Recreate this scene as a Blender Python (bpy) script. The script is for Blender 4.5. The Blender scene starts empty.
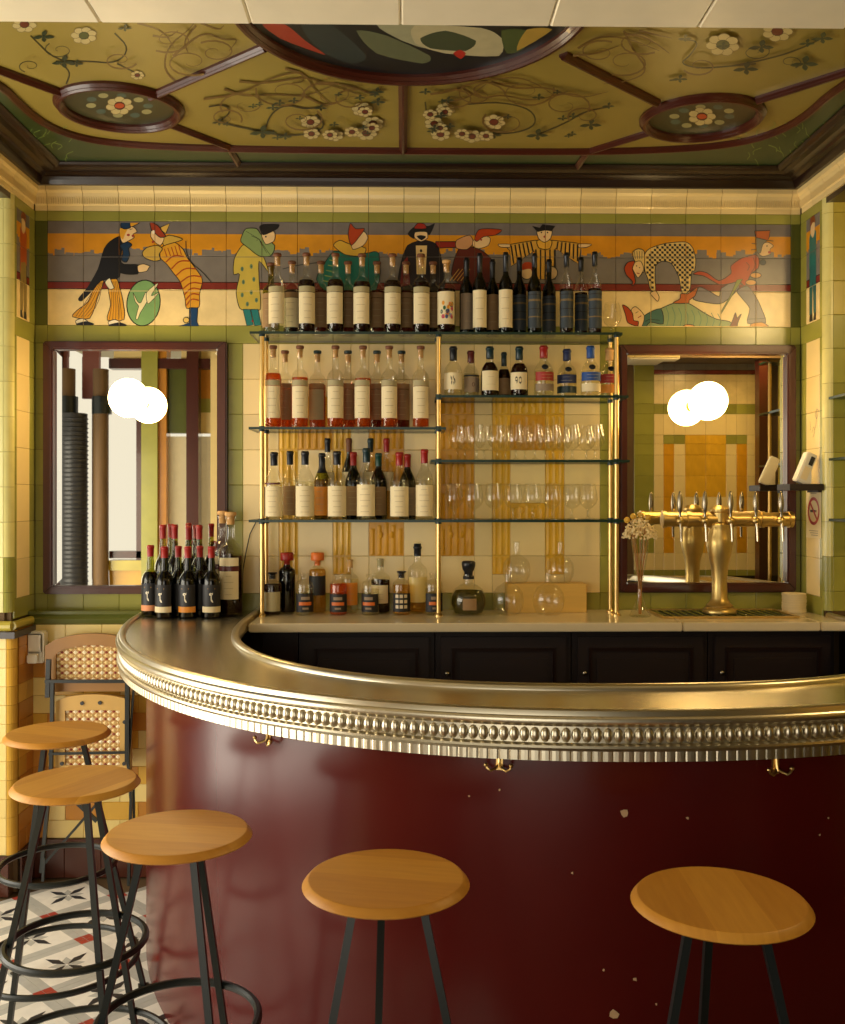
import bpy, bmesh, math, random
from mathutils import Vector, Matrix, geometry
random.seed(7)
PI = math.pi
SC = bpy.context.scene
COL = SC.collection

# ------------------------------------------------------------------ camera
PSI = math.radians(1.023)
F = 980.0
CAMZ = 1.585
cam_d = bpy.data.cameras.new('camera')
cam = bpy.data.objects.new('camera', cam_d)
COL.objects.link(cam)
cam.location = (0, 0, CAMZ)
cam.rotation_euler = (PI/2, 0, -PSI)
cam_d.sensor_width = 36
cam_d.lens = F/1024*36
cam_d.shift_y = -13/1024
cam_d.clip_start = 0.02
SC.camera = cam

# ------------------------------------------------------------------ world, daylight, exposure
w = bpy.data.worlds.new('daylight'); SC.world = w; w.use_nodes = True
bgn = w.node_tree.nodes['Background']
bgn.inputs[0].default_value = (1.0, 0.92, 0.76, 1)
bgn.inputs[1].default_value = 1.05

def area(name, loc, rot, sx, sy, power, color):
    d = bpy.data.lights.new(name, 'AREA'); d.shape = 'RECTANGLE'
    d.size = sx; d.size_y = sy; d.energy = power; d.color = color
    o = bpy.data.objects.new(name, d); COL.objects.link(o)
    o.location = loc; o.rotation_euler = rot
    return o
# daylight entering by the street windows on the left; added fill light behind the camera, in an opening made for it
area('window_daylight', (-2.72, 2.2, 1.10), (0, -PI/2, 0), 1.9, 2.6, 84, (1.0, 0.92, 0.76))
area('front_fill_light', (-0.75, -1.2, 1.30), (PI/2, 0, 0), 1.6, 2.2, 17, (1.0, 0.90, 0.72))

SC.view_settings.view_transform = 'Standard'
SC.view_settings.look = 'None'
SC.view_settings.exposure = 0.0
SC.view_settings.gamma = 1.0
SC.view_settings.use_curve_mapping = False
SC.cycles.transparent_max_bounces = 40

# ------------------------------------------------------------------ picture <-> place
def ray(px, py):
    u = (px-422.5)/F; v = (499-py)/F
    return math.sin(PSI)+u*math.cos(PSI), math.cos(PSI)-u*math.sin(PSI), v
def PY(px, py, Y):
    d = ray(px, py); t = Y/d[1]
    return Vector((d[0]*t, Y, CAMZ+d[2]*t))
def PZ(px, py, z):
    d = ray(px, py); t = (z-CAMZ)/d[2]
    return Vector((d[0]*t, d[1]*t, z))
def PX(px, py, X):
    d = ray(px, py); t = X/d[0]
    return Vector((X, d[1]*t, CAMZ+d[2]*t))

# ------------------------------------------------------------------ materials
def lin(c):
    c = c/255.0
    return c/12.92 if c <= 0.04045 else ((c+0.055)/1.055)**2.4
def rgb(r, g, b): return (lin(r), lin(g), lin(b), 1)
MATS = {}
def pmat(name, col, rough=.45, metal=0, var=.12, scale=14, bump=0, bscale=60, coat=0, rand=0, stretch=None, spec=.5):
    m = bpy.data.materials.new(name); m.use_nodes = True
    nt = m.node_tree; N = nt.nodes; L = nt.links
    b = N['Principled BSDF']
    b.inputs['Roughness'].default_value = rough
    b.inputs['Metallic'].default_value = metal
    b.inputs['Coat Weight'].default_value = coat
    b.inputs['Specular IOR Level'].default_value = spec
    tc = N.new('ShaderNodeTexCoord')
    src = tc.outputs['Object']
    if stretch:
        mp = N.new('ShaderNodeMapping'); mp.inputs['Scale'].default_value = stretch
        L.new(src, mp.inputs[0]); src = mp.outputs[0]
    nz = N.new('ShaderNodeTexNoise'); nz.inputs['Scale'].default_value = scale; nz.inputs['Detail'].default_value = 4
    L.new(src, nz.inputs['Vector'])
    mr = N.new('ShaderNodeMapRange'); mr.inputs[3].default_value = 1-var; mr.inputs[4].default_value = 1+var
    L.new(nz.outputs[0], mr.inputs[0])
    val = mr.outputs[0]
    if rand:
        oi = N.new('ShaderNodeObjectInfo')
        m2 = N.new('ShaderNodeMapRange'); m2.inputs[3].default_value = 1-rand; m2.inputs[4].default_value = 1+rand*.6
        L.new(oi.outputs['Random'], m2.inputs[0])
        mm = N.new('ShaderNodeMath'); mm.operation = 'MULTIPLY'
        L.new(val, mm.inputs[0]); L.new(m2.outputs[0], mm.inputs[1]); val = mm.outputs[0]
    hs = N.new('ShaderNodeMix'); hs.data_type = 'RGBA'; hs.blend_type = 'MULTIPLY'; hs.inputs[0].default_value = 1
    hs.inputs[6].default_value = col
    L.new(val, hs.inputs[7])
    L.new(hs.outputs[2], b.inputs['Base Color'])
    if bump:
        n2 = N.new('ShaderNodeTexNoise'); n2.inputs['Scale'].default_value = bscale; n2.inputs['Detail'].default_value = 3
        L.new(src, n2.inputs['Vector'])
        bp = N.new('ShaderNodeBump'); bp.inputs['Strength'].default_value = bump; bp.inputs['Distance'].default_value = .004
        L.new(n2.outputs[0], bp.inputs['Height']); L.new(bp.outputs[0], b.inputs['Normal'])
    MATS[name] = m
    return m

def vcol_mat(name, rough=.3):
    m = bpy.data.materials.new(name); m.use_nodes = True
    nt = m.node_tree; b = nt.nodes['Principled BSDF']; b.inputs['Roughness'].default_value = rough
    a = nt.nodes.new('ShaderNodeAttribute'); a.attribute_name = 'Col'
    nz = nt.nodes.new('ShaderNodeTexNoise'); nz.inputs['Scale'].default_value = 25
    tc = nt.nodes.new('ShaderNodeTexCoord'); nt.links.new(tc.outputs['Object'], nz.inputs['Vector'])
    mr = nt.nodes.new('ShaderNodeMapRange'); mr.inputs[3].default_value = .85; mr.inputs[4].default_value = 1.12
    nt.links.new(nz.outputs[0], mr.inputs[0])
    mx = nt.nodes.new('ShaderNodeMix'); mx.data_type = 'RGBA'; mx.blend_type = 'MULTIPLY'; mx.inputs[0].default_value = 1
    nt.links.new(a.outputs['Color'], mx.inputs[6]); nt.links.new(mr.outputs[0], mx.inputs[7])
    nt.links.new(mx.outputs[2], b.inputs['Base Color'])
    return m

def glassmat(name, tint, edge=.75, base=.05, rough=.03):
    m = bpy.data.materials.new(name); m.use_nodes = True
    nt = m.node_tree; N = nt.nodes; L = nt.links; N.clear()
    out = N.new('ShaderNodeOutputMaterial')
    tr = N.new('ShaderNodeBsdfTransparent'); tr.inputs[0].default_value = tint
    gl = N.new('ShaderNodeBsdfGlossy'); gl.inputs['Roughness'].default_value = rough
    lw = N.new('ShaderNodeLayerWeight'); lw.inputs[0].default_value = .5
    p = N.new('ShaderNodeMath'); p.operation = 'POWER'; p.inputs[1].default_value = 3.5
    L.new(lw.outputs['Facing'], p.inputs[0])
    mr = N.new('ShaderNodeMapRange'); mr.inputs[3].default_value = base; mr.inputs[4].default_value = edge
    L.new(p.outputs[0], mr.inputs[0])
    nz = N.new('ShaderNodeTexNoise'); nz.inputs['Scale'].default_value = 9
    tc = N.new('ShaderNodeTexCoord'); L.new(tc.outputs['Object'], nz.inputs['Vector'])
    bp = N.new('ShaderNodeBump'); bp.inputs['Strength'].default_value = .04; L.new(nz.outputs[0], bp.inputs['Height'])
    L.new(bp.outputs[0], gl.inputs['Normal'])
    mx = N.new('ShaderNodeMixShader')
    L.new(mr.outputs[0], mx.inputs[0]); L.new(tr.outputs[0], mx.inputs[1]); L.new(gl.outputs[0], mx.inputs[2])
    L.new(mx.outputs[0], out.inputs[0])
    return m

def liquidmat(name, tint, body, f=.45):
    m = bpy.data.materials.new(name); m.use_nodes = True
    nt = m.node_tree; N = nt.nodes; L = nt.links; N.clear()
    out = N.new('ShaderNodeOutputMaterial')
    tr = N.new('ShaderNodeBsdfTransparent'); tr.inputs[0].default_value = tint
    df = N.new('ShaderNodeBsdfDiffuse')
    nz = N.new('ShaderNodeTexNoise'); nz.inputs['Scale'].default_value = 12
    tc = N.new('ShaderNodeTexCoord'); L.new(tc.outputs['Object'], nz.inputs['Vector'])
    mc = N.new('ShaderNodeMix'); mc.data_type = 'RGBA'
    mc.inputs[6].default_value = body; mc.inputs[7].default_value = tuple(c*.8 for c in body[:3])+(1,)
    L.new(nz.outputs[0], mc.inputs[0]); L.new(mc.outputs[2], df.inputs[0])
    mx = N.new('ShaderNodeMixShader'); mx.inputs[0].default_value = f
    L.new(tr.outputs[0], mx.inputs[1]); L.new(df.outputs[0], mx.inputs[2]); L.new(mx.outputs[0], out.inputs[0])
    return m

M_CREAM = pmat('cream_tile', rgb(236, 211, 150), .22, var=.07, scale=6, bump=.06, rand=.10)
M_SOFFIT = pmat('pale_soffit_tile', rgb(246, 234, 204), .3, var=.06, rand=.06)
M_GREEN = pmat('green_tile', rgb(150, 147, 66), .22, var=.16, scale=8, bump=.08, rand=.16)
M_DGREEN = pmat('dark_green_tile', rgb(82, 86, 34), .22, var=.16, scale=8, bump=.08, rand=.16)
M_OLIVE = pmat('olive_yellow_tile', rgb(176, 160, 66), .22, var=.16, scale=8, bump=.08, rand=.1)
M_YELLOW = pmat('yellow_relief_tile', rgb(222, 172, 46), .28, var=.22, scale=30, bump=.7, bscale=28, rand=.10, stretch=(1, 1, .45))
M_ORANGE = pmat('orange_relief_tile', rgb(212, 152, 30), .28, var=.22, scale=30, bump=.7, bscale=28, rand=.08, stretch=(1, 1, .45))
M_BRICKY = pmat('yellow_brick_tile', rgb(214, 166, 62), .25, var=.12, scale=10, bump=.05, rand=.14)
M_BRICKC = pmat('pale_brick_tile', rgb(230, 204, 128), .25, var=.08, scale=10, bump=.05, rand=.08)
M_BRICKO = pmat('ochre_brick_tile', rgb(190, 128, 44), .25, var=.14, scale=10, bump=.05, rand=.12)
M_BASE = pmat('dark_brown_tile', rgb(74, 34, 20), .25, var=.2, rand=.2)
M_GROUT = pmat('grout', rgb(96, 74, 44), .8, var=.15)
M_BULL = pmat('bullnose_tile', rgb(214, 204, 130), .22, var=.1, rand=.08)
M_MAHOG = pmat('mahogany', rgb(66, 24, 15), .3, var=.35, scale=9, bump=.08, stretch=(1, 1, .25), coat=.3)
M_DARKW = pmat('dark_mahogany', rgb(30, 14, 9), .3, var=.35, scale=9, bump=.06, coat=.2)
M_BLACKW = pmat('black_mahogany', rgb(32, 18, 16), .5, var=.3, scale=9)
M_LACQ = pmat('oxblood_lacquer', rgb(80, 14, 11), .22, var=.22, scale=2.5, bump=.05, bscale=14, coat=.0, spec=.4)
M_ZINC = pmat('brushed_pewter', rgb(208, 200, 180), .26, metal=1, var=.10, scale=5, bump=.02, bscale=30)
M_ZINC2 = pmat('pewter_moulding', rgb(208, 199, 176), .30, metal=1, var=.10, scale=12)
M_BRASS = pmat('brass', rgb(222, 188, 122), .3, metal=1, var=.12, scale=18)
M_ABRASS = pmat('aged_brass', rgb(214, 184, 116), .38, metal=1, var=.25, scale=14)
M_STEEL = pmat('steel', rgb(170, 160, 140), .25, metal=1, var=.1)
M_BLACK = pmat('black_painted_steel', rgb(18, 25, 25), .35, var=.15)
M_STONE = pmat('cream_stone', rgb(230, 212, 174), .16, var=.08, scale=4, coat=.3)
M_WOODS = pmat('honey_beech', rgb(205, 138, 56), .3, var=.16, scale=7, bump=.05, stretch=(1, 7, 1), coat=.25)
M_WOODB = pmat('pale_beech', rgb(192, 152, 80), .4, var=.18, scale=7, bump=.05, stretch=(1, 6, 1))
M_WOODBR = pmat('brown_beech', rgb(148, 104, 46), .4, var=.18, scale=7, bump=.05, stretch=(1, 6, 1))
M_BOX = pmat('pine_box', rgb(214, 172, 84), .5, var=.14, scale=6, stretch=(1, 1, 7))
M_WHITE = pmat('white_plastic', rgb(226, 220, 204), .4, var=.03)
M_DGREY = pmat('dark_grey', rgb(44, 44, 46), .4, var=.1)
M_PAPER = pmat('cream_paper', rgb(232, 214, 170), .7, var=.05, rand=.06)
M_PAPERG = pmat('grey_green_paper', rgb(170, 158, 118), .7, var=.06)
M_PAPERB = pmat('brown_paper', rgb(150, 118, 78), .7, var=.08)
M_INK = pmat('black_ink', rgb(26, 24, 26), .55, var=.1)
M_TAUPE = pmat('taupe_paper', rgb(148, 128, 104), .7, var=.06)
M_NAVY = pmat('navy_paper', rgb(26, 40, 84), .5, var=.1)
M_BLUE = pmat('blue_paper', rgb(24, 70, 140), .5, var=.1)
M_RED = pmat('red_wax', rgb(150, 28, 24), .35, var=.15)
M_REDP = pmat('red_paper', rgb(160, 40, 26), .5, var=.12)
M_ORG = pmat('orange_wax', rgb(214, 108, 36), .4, var=.12)
M_OGOLD = pmat('orange_gold_paper', rgb(220, 140, 40), .5, var=.12)
M_PEACH = pmat('peach_paper', rgb(216, 140, 90), .6, var=.1)
M_CORK = pmat('cork', rgb(206, 160, 100), .8, var=.25, scale=60)
M_TEAL = pmat('dark_teal_foil', rgb(18, 44, 50), .35, var=.15)
M_FOILK = pmat('black_foil', rgb(22, 26, 34), .32, var=.2)
M_GFOIL = pmat('green_foil', rgb(20, 66, 56), .35, var=.15)
M_MAROON = pmat('maroon_foil', rgb(88, 30, 28), .35, var=.15)
M_BRCAP = pmat('brown_cap', rgb(112, 66, 40), .5, var=.2)
M_WEAVE = vcol_mat('woven_cane_colours', .5)
M_PAINT = vcol_mat('ceramic_paint', .28)
M_FLOOR = vcol_mat('cement_tile_colours', .42)
M_CPAINT = vcol_mat('ceiling_paint', .3)
M_FLOWER = pmat('dried_flowers', rgb(236, 214, 160), .9, var=.12)
M_STEM = pmat('dry_stem', rgb(176, 120, 52), .8, var=.2)
M_OCHRE = pmat('ochre_painted_panel', rgb(142, 124, 54), .4, var=.16, scale=2.2)
M_CGREEN = pmat('green_painted_panel', rgb(62, 92, 40), .4, var=.3, scale=9)
M_SHELF = glassmat('shelf_glass', (.90, .96, .91, 1), .5, .05)
M_SEDGE = pmat('green_glass_edge', rgb(10, 44, 32), .3, var=.2)
M_CLEAR = glassmat('clear_glass', (.97, .97, .94, 1), .5, .075)
M_THIN = glassmat('thin_glass', (.98, .98, .96, 1), .6, .075, .06)
M_GDARK = glassmat('dark_green_glass', (.10, .12, .05, 1), .6, .06)
M_GOLIVE = glassmat('olive_glass', (.50, .50, .16, 1), .6, .06)
M_LAMB = liquidmat('amber_liquid', (.50, .13, .025, 1), rgb(120, 40, 14), .40)
M_LROSE = liquidmat('copper_liquid', (.88, .36, .10, 1), rgb(206, 92, 30), .36)
M_LDARK = liquidmat('dark_rum', (.14, .03, .012, 1), rgb(44, 16, 10), .5)
M_LGOLD = liquidmat('golden_liquid', (.93, .72, .30, 1), rgb(206, 156, 66), .25)
M_LCLEAR = liquidmat('clear_spirit', (.96, .95, .86, 1), rgb(220, 205, 160), .06)
M_LBLACK = liquidmat('black_wine', (.02, .015, .012, 1), rgb(14, 12, 14), .7)
M_LGREEN = liquidmat('olive_liqueur', (.42, .40, .10, 1), rgb(90, 80, 26), .4)

def emat(name, col, s):
    m = bpy.data.materials.new(name); m.use_nodes = True
    b = m.node_tree.nodes['Principled BSDF']
    b.inputs['Emission Color'].default_value = col; b.inputs['Emission Strength'].default_value = s
    b.inputs['Base Color'].default_value = (.9, .85, .7, 1)
    return m
M_GLOBE = emat('lit_opal_glass', (1.0, .68, .27, 1), 27)
m = bpy.data.materials.new('mirror_silver'); m.use_nodes = True
b = m.node_tree.nodes['Principled BSDF']; b.inputs['Metallic'].default_value = 1; b.inputs['Roughness'].default_value = .012
b.inputs['Base Color'].default_value = (.86, .84, .76, 1)
M_MIRROR = m

def frieze_mat():
    m = bpy.data.materials.new('frieze_landscape_tile'); m.use_nodes = True
    nt = m.node_tree; N = nt.nodes; L = nt.links; b = N['Principled BSDF']; b.inputs['Roughness'].default_value = .25
    g = N.new('ShaderNodeNewGeometry'); s = N.new('ShaderNodeSeparateXYZ'); L.new(g.outputs['Position'], s.inputs[0])
    ad = N.new('ShaderNodeMath'); L.new(s.outputs[0], ad.inputs[0]); L.new(s.outputs[1], ad.inputs[1])
    # stepped skyline height along the wall
    def stepped(freq, amp):
        q = N.new('ShaderNodeMath'); q.operation = 'MULTIPLY'; q.inputs[1].default_value = freq; L.new(ad.outputs[0], q.inputs[0])
        f = N.new('ShaderNodeMath'); f.operation = 'FLOOR'; L.new(q.outputs[0], f.inputs[0])
        wn = N.new('ShaderNodeTexWhiteNoise'); wn.noise_dimensions = '1D'; L.new(f.outputs[0], wn.inputs['W'])
        a = N.new('ShaderNodeMath'); a.operation = 'MULTIPLY'; a.inputs[1].default_value = amp; L.new(wn.outputs['Value'], a.inputs[0])
        return a.outputs[0]
    s1 = stepped(24, .038); s2 = stepped(57, .016)
    t = N.new('ShaderNodeMath'); L.new(s1, t.inputs[0]); L.new(s2, t.inputs[1])
    z0 = N.new('ShaderNodeMath'); z0.inputs[1].default_value = PY(410, 258, 4.2).z; L.new(t.outputs[0], z0.inputs[0])
    def gt(zval=None, sock=None):
        c = N.new('ShaderNodeMath'); c.operation = 'GREATER_THAN'; L.new(s.outputs[2], c.inputs[0])
        if sock: L.new(sock, c.inputs[1])
        else: c.inputs[1].default_value = zval
        return c.outputs[0]
    nz = N.new('ShaderNodeTexNoise'); nz.inputs['Scale'].default_value = 16; nz.inputs['Detail'].default_value = 4
    L.new(g.outputs['Position'], nz.inputs['Vector'])
    def mix(fac, a, bcol):
        x = N.new('ShaderNodeMix'); x.data_type = 'RGBA'; L.new(fac, x.inputs[0])
        if isinstance(a, tuple): x.inputs[6].default_value = a
        else: L.new(a, x.inputs[6])
        x.inputs[7].default_value = bcol
        return x.outputs[2]
    c = mix(gt(PY(410, 290.5, 4.2).z), rgb(238, 212, 152), rgb(40, 16, 14))
    c = mix(gt(PY(410, 289.7, 4.2).z), c, rgb(122, 42, 34))
    c = mix(gt(PY(410, 283.5, 4.2).z), c, rgb(40, 22, 18))
    c = mix(gt(PY(410, 282.7, 4.2).z), c, rgb(124, 116, 108))
    c = mix(gt(sock=z0.outputs[0]), c, rgb(212, 144, 34))
    c = mix(gt(PY(410, 235, 4.2).z), c, rgb(116, 108, 104))
    mr = N.new('ShaderNodeMapRange'); mr.inputs[3].default_value = .78; mr.inputs[4].default_value = 1.2; L.new(nz.outputs[0], mr.inputs[0])
    mu = N.new('ShaderNodeMix'); mu.data_type = 'RGBA'; mu.blend_type = 'MULTIPLY'; mu.inputs[0].default_value = 1
    L.new(c, mu.inputs[6]); L.new(mr.outputs[0], mu.inputs[7]); L.new(mu.outputs[2], b.inputs['Base Color'])
    return m
M_FRIEZE = frieze_mat()

# ------------------------------------------------------------------ object helpers
def link(name, me, parent=None, loc=(0, 0, 0), rot=(0, 0, 0)):
    o = bpy.data.objects.new(name, me); COL.objects.link(o)
    o.location = loc; o.rotation_euler = rot
    if parent is not None: o.parent = parent
    return o
def tag(o, label, cat=None, group=None, kind=None):
    if label: o['label'] = label
    if cat: o['category'] = cat
    if group: o['group'] = group
    if kind: o['kind'] = kind
    return o
def thing(name, label, cat, loc=(0, 0, 0), rz=0, group=None):
    o = bpy.data.objects.new(name, None); COL.objects.link(o)
    o.empty_display_size = .05
    o.location = loc; o.rotation_euler = (0, 0, rz)
    return tag(o, label, cat, group)
def mesh(name, V, Fc, mat, smooth=False, cols=None):
    me = bpy.data.meshes.new(name); me.from_pydata([tuple(v) for v in V], [], Fc)
    if mat: me.materials.append(mat)
    if smooth:
        me.polygons.foreach_set('use_smooth', [True]*len(me.polygons))
    if cols:
        at = me.color_attributes.new('Col', 'FLOAT_COLOR', 'CORNER')
        buf = []
        for p in me.polygons:
            c = cols[p.index]
            for _ in p.loop_indices: buf.extend(c)
        at.data.foreach_set('color', buf)
    me.update()
    return me
class MB:
    def __init__(s): s.V = []; s.F = []; s.C = []
    def add(s, V, Fc, col=None):
        n = len(s.V); s.V += [tuple(v) for v in V]
        for f in Fc:
            s.F.append([i+n for i in f]); s.C.append(col or (1, 1, 1, 1))
    def box(s, x0, x1, y0, y1, z0, z1, col=None):
        V = [(x, y, z) for z in (z0, z1) for y in (y0, y1) for x in (x0, x1)]
        s.add(V, [(0, 2, 3, 1), (4, 5, 7, 6), (0, 1, 5, 4), (2, 6, 7, 3), (0, 4, 6, 2), (1, 3, 7, 5)], col)
    def tube(s, pts, r, seg=8, closed=False, col=None):
        pts = [Vector(p) for p in pts]; n = len(pts)
        rs = r if isinstance(r, (list, tuple)) else [r]*n
        V = []; Fc = []
        prev = None
        for i, p in enumerate(pts):
            if closed: t = pts[(i+1) % n]-pts[i-1]
            else: t = pts[min(i+1, n-1)]-pts[max(i-1, 0)]
            t.normalize()
            if prev is None:
                a = Vector((0, 0, 1)) if abs(t.z) < .9 else Vector((0, 1, 0))
                u = t.cross(a).normalized()
            else:
                u = (prev-t*prev.dot(t)).normalized()
            prev = u; v = t.cross(u)
            for k in range(seg):
                an = 2*PI*(k+.5)/seg
                V.append(p+(u*math.cos(an)+v*math.sin(an))*rs[i])
        m = n if closed else n-1
        for i in range(m):
            for k in range(seg):
                a = i*seg+k; b_ = i*seg+(k+1) % seg; c = ((i+1) % n)*seg+(k+1) % seg; d = ((i+1) % n)*seg+k
                Fc.append((a, b_, c, d))
        if not closed:
            Fc.append(tuple(range(seg-1, -1, -1))); Fc.append(tuple((n-1)*seg+k for k in range(seg)))
        s.add(V, Fc, col)
    def lathe(s, prof, seg=20, center=(0, 0, 0), col=None):
        V = []; Fc = []; cx, cy, cz = center
        for r, z in prof:
            for k in range(seg):
                a = 2*PI*k/seg
                V.append((cx+r*math.cos(a), cy+r*math.sin(a), cz+z))
        for i in range(len(prof)-1):
            for k in range(seg):
                Fc.append((i*seg+k, i*seg+(k+1) % seg, (i+1)*seg+(k+1) % seg, (i+1)*seg+k))
        s.add(V, Fc, col)
    def sphere(s, c, r, seg=14, rings=8, sc=(1, 1, 1), col=None):
        prof = []
        V = []; Fc = []
        for i in range(rings+1):
            t = PI*i/rings
            for k in range(seg):
                a = 2*PI*k/seg
                V.append((c[0]+r*sc[0]*math.sin(t)*math.cos(a), c[1]+r*sc[1]*math.sin(t)*math.sin(a), c[2]-r*sc[2]*math.cos(t)))
        for i in range(rings):
            for k in range(seg):
                Fc.append((i*seg+k, i*seg+(k+1) % seg, (i+1)*seg+(k+1) % seg, (i+1)*seg+k))
        s.add(V, Fc, col)
    def prism(s, poly, off, col=None):
        """closed 3-D polygon extruded by the vector off"""
        P = [Vector(p) for p in poly]; n = len(P); off = Vector(off)
        tri = geometry.tessellate_polygon([P])
        V = P+[p+off for p in P]
        Fc = [tuple(t) for t in tri]+[tuple(i+n for i in reversed(t)) for t in tri]
        Fc += [(i, (i+1) % n, n+(i+1) % n, n+i) for i in range(n)]
        s.add(V, Fc, col)
    def ringprism(s, outer, inner, off, col=None):
        n = len(outer); off = Vector(off)
        V = [Vector(p) for p in outer]+[Vector(p) for p in inner]
        V = V+[v+off for v in V]
        Fc = []
        for i in range(n):
            j = (i+1) % n
            Fc += [(i, j, n+j, n+i), (2*n+i, 3*n+i, 3*n+j, 2*n+j), (i, 2*n+i, 2*n+j, j), (n+i, n+j, 3*n+j, 3*n+i)]
        s.add(V, Fc, col)
    def build(s, name, mat, parent=None, smooth=False, loc=(0, 0, 0), rot=(0, 0, 0)):
        cols = s.C if mat in (M_PAINT, M_FLOOR, M_CPAINT, M_WEAVE) else None
        me = mesh(name, s.V, s.F, mat, smooth, cols)
        if smooth:
            bm = bmesh.new(); bm.from_mesh(me); bmesh.ops.remove_doubles(bm, verts=bm.verts, dist=1e-6)
            bmesh.ops.recalc_face_normals(bm, faces=bm.faces)
            for e in bm.edges:
                if len(e.link_faces) == 2 and e.calc_face_angle(0) > .7: e.smooth = False
            bm.to_mesh(me); bm.free()
        else:
            bm = bmesh.new(); bm.from_mesh(me); bmesh.ops.recalc_face_normals(bm, faces=bm.faces); bm.to_mesh(me); bm.free()
        return link(name, me, parent, loc, rot)
TILEC = {}
def tilemesh(wd, ht, dp, mat, bev=.0016):
    key = (round(wd, 4), round(ht, 4), round(dp, 4), mat.name)
    if key in TILEC: return TILEC[key]
    a = wd/2; h = ht/2; b = bev
    V = []
    for (ww, hh, y) in ((a, h, 0), (a, h, -dp+b), (a-b, h-b, -dp)):
        V += [(-ww, y, -hh), (ww, y, -hh), (ww, y, hh), (-ww, y, hh)]
    Fc = []
    for l in (0, 4):
        for i in range(4):
            j = (i+1) % 4
            Fc.append((l+i, l+j, l+4+j, l+4+i))
    Fc.append((8, 9, 10, 11))
    me = mesh('tile', V, Fc, mat)
    TILEC[key] = me
    return me
def tile(parent, x0, x1, z0, z1, Y, mat, gap=.0010, dp=.008, name='tile'):
    """tile on a wall that faces the camera; its face lies at depth Y"""
    me = tilemesh(x1-x0-gap, z1-z0-gap, dp, mat)
    return link(name, me, parent, ((x0+x1)/2, Y+dp, (z0+z1)/2))
def tile_side(parent, y0, y1, z0, z1, X, sgn, mat, gap=.0010, dp=.008, name='tile'):
    """tile on a wall that runs away from the camera; sgn +1 faces +X, -1 faces -X"""
    me = tilemesh(abs(y1-y0)-gap, z1-z0-gap, dp, mat)
    return link(name, me, parent, (X-sgn*dp, (y0+y1)/2, (z0+z1)/2), (0, 0, sgn*PI/2))
def boxobj(name, x0, x1, y0, y1, z0, z1, mat, parent=None, bev=0):
    mb = MB(); mb.box(x0, x1, y0, y1, z0, z1)
    o = mb.build(name, mat, parent)
    if bev:
        bm = bmesh.new(); bm.from_mesh(o.data)
        bmesh.ops.bevel(bm, geom=list(bm.edges), offset=bev, segments=2, affect='EDGES')
        bm.to_mesh(o.data); bm.free()
    return o
def chaikin(P, it=2, closed=True):
    for _ in range(it):
        Q = []
        n = len(P)
        rng = range(n) if closed else range(n-1)
        if not closed: Q.append(P[0])
        for i in rng:
            a = P[i]; b_ = P[(i+1) % n]
            Q.append((a[0]*.75+b_[0]*.25, a[1]*.75+b_[1]*.25)); Q.append((a[0]*.25+b_[0]*.75, a[1]*.25+b_[1]*.75))
        if not closed: Q.append(P[-1])
        P = Q
    return P
def catmull(P, sub_=4):
    Q = []; n = len(P)
    for i in range(n):
        p0, p1, p2, p3 = P[i-1], P[i], P[(i+1) % n], P[(i+2) % n]
        for k in range(sub_):
            t = k/sub_
            Q.append(tuple(.5*(2*p1[c]+(p2[c]-p0[c])*t*.8+(2*p0[c]-5*p1[c]+4*p2[c]-p3[c])*t*t*.8+(3*p1[c]-p0[c]-3*p2[c]+p3[c])*t**3*.8) if False else
                 (1-t)*p1[c]+t*p2[c]+.35*((t**3-2*t*t+t)*(p2[c]-p0[c])+(t**3-t*t)*(p3[c]-p1[c])+(3*t*t-2*t**3-t)*(p2[c]-p1[c])*1.0) for c in (0, 1)))
    return Q
def clip_axis(P, ax, lim, keep_less):
    out = []
    n = len(P)
    for i in range(n):
        a = P[i]; b_ = P[(i+1) % n]
        ina = (a[ax] <= lim) if keep_less else (a[ax] >= lim)
        inb = (b_[ax] <= lim) if keep_less else (b_[ax] >= lim)
        if ina: out.append(a)
        if ina != inb:
            t = (lim-a[ax])/(b_[ax]-a[ax])
            out.append((a[0]+(b_[0]-a[0])*t, a[1]+(b_[1]-a[1])*t))
    return out
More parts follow.
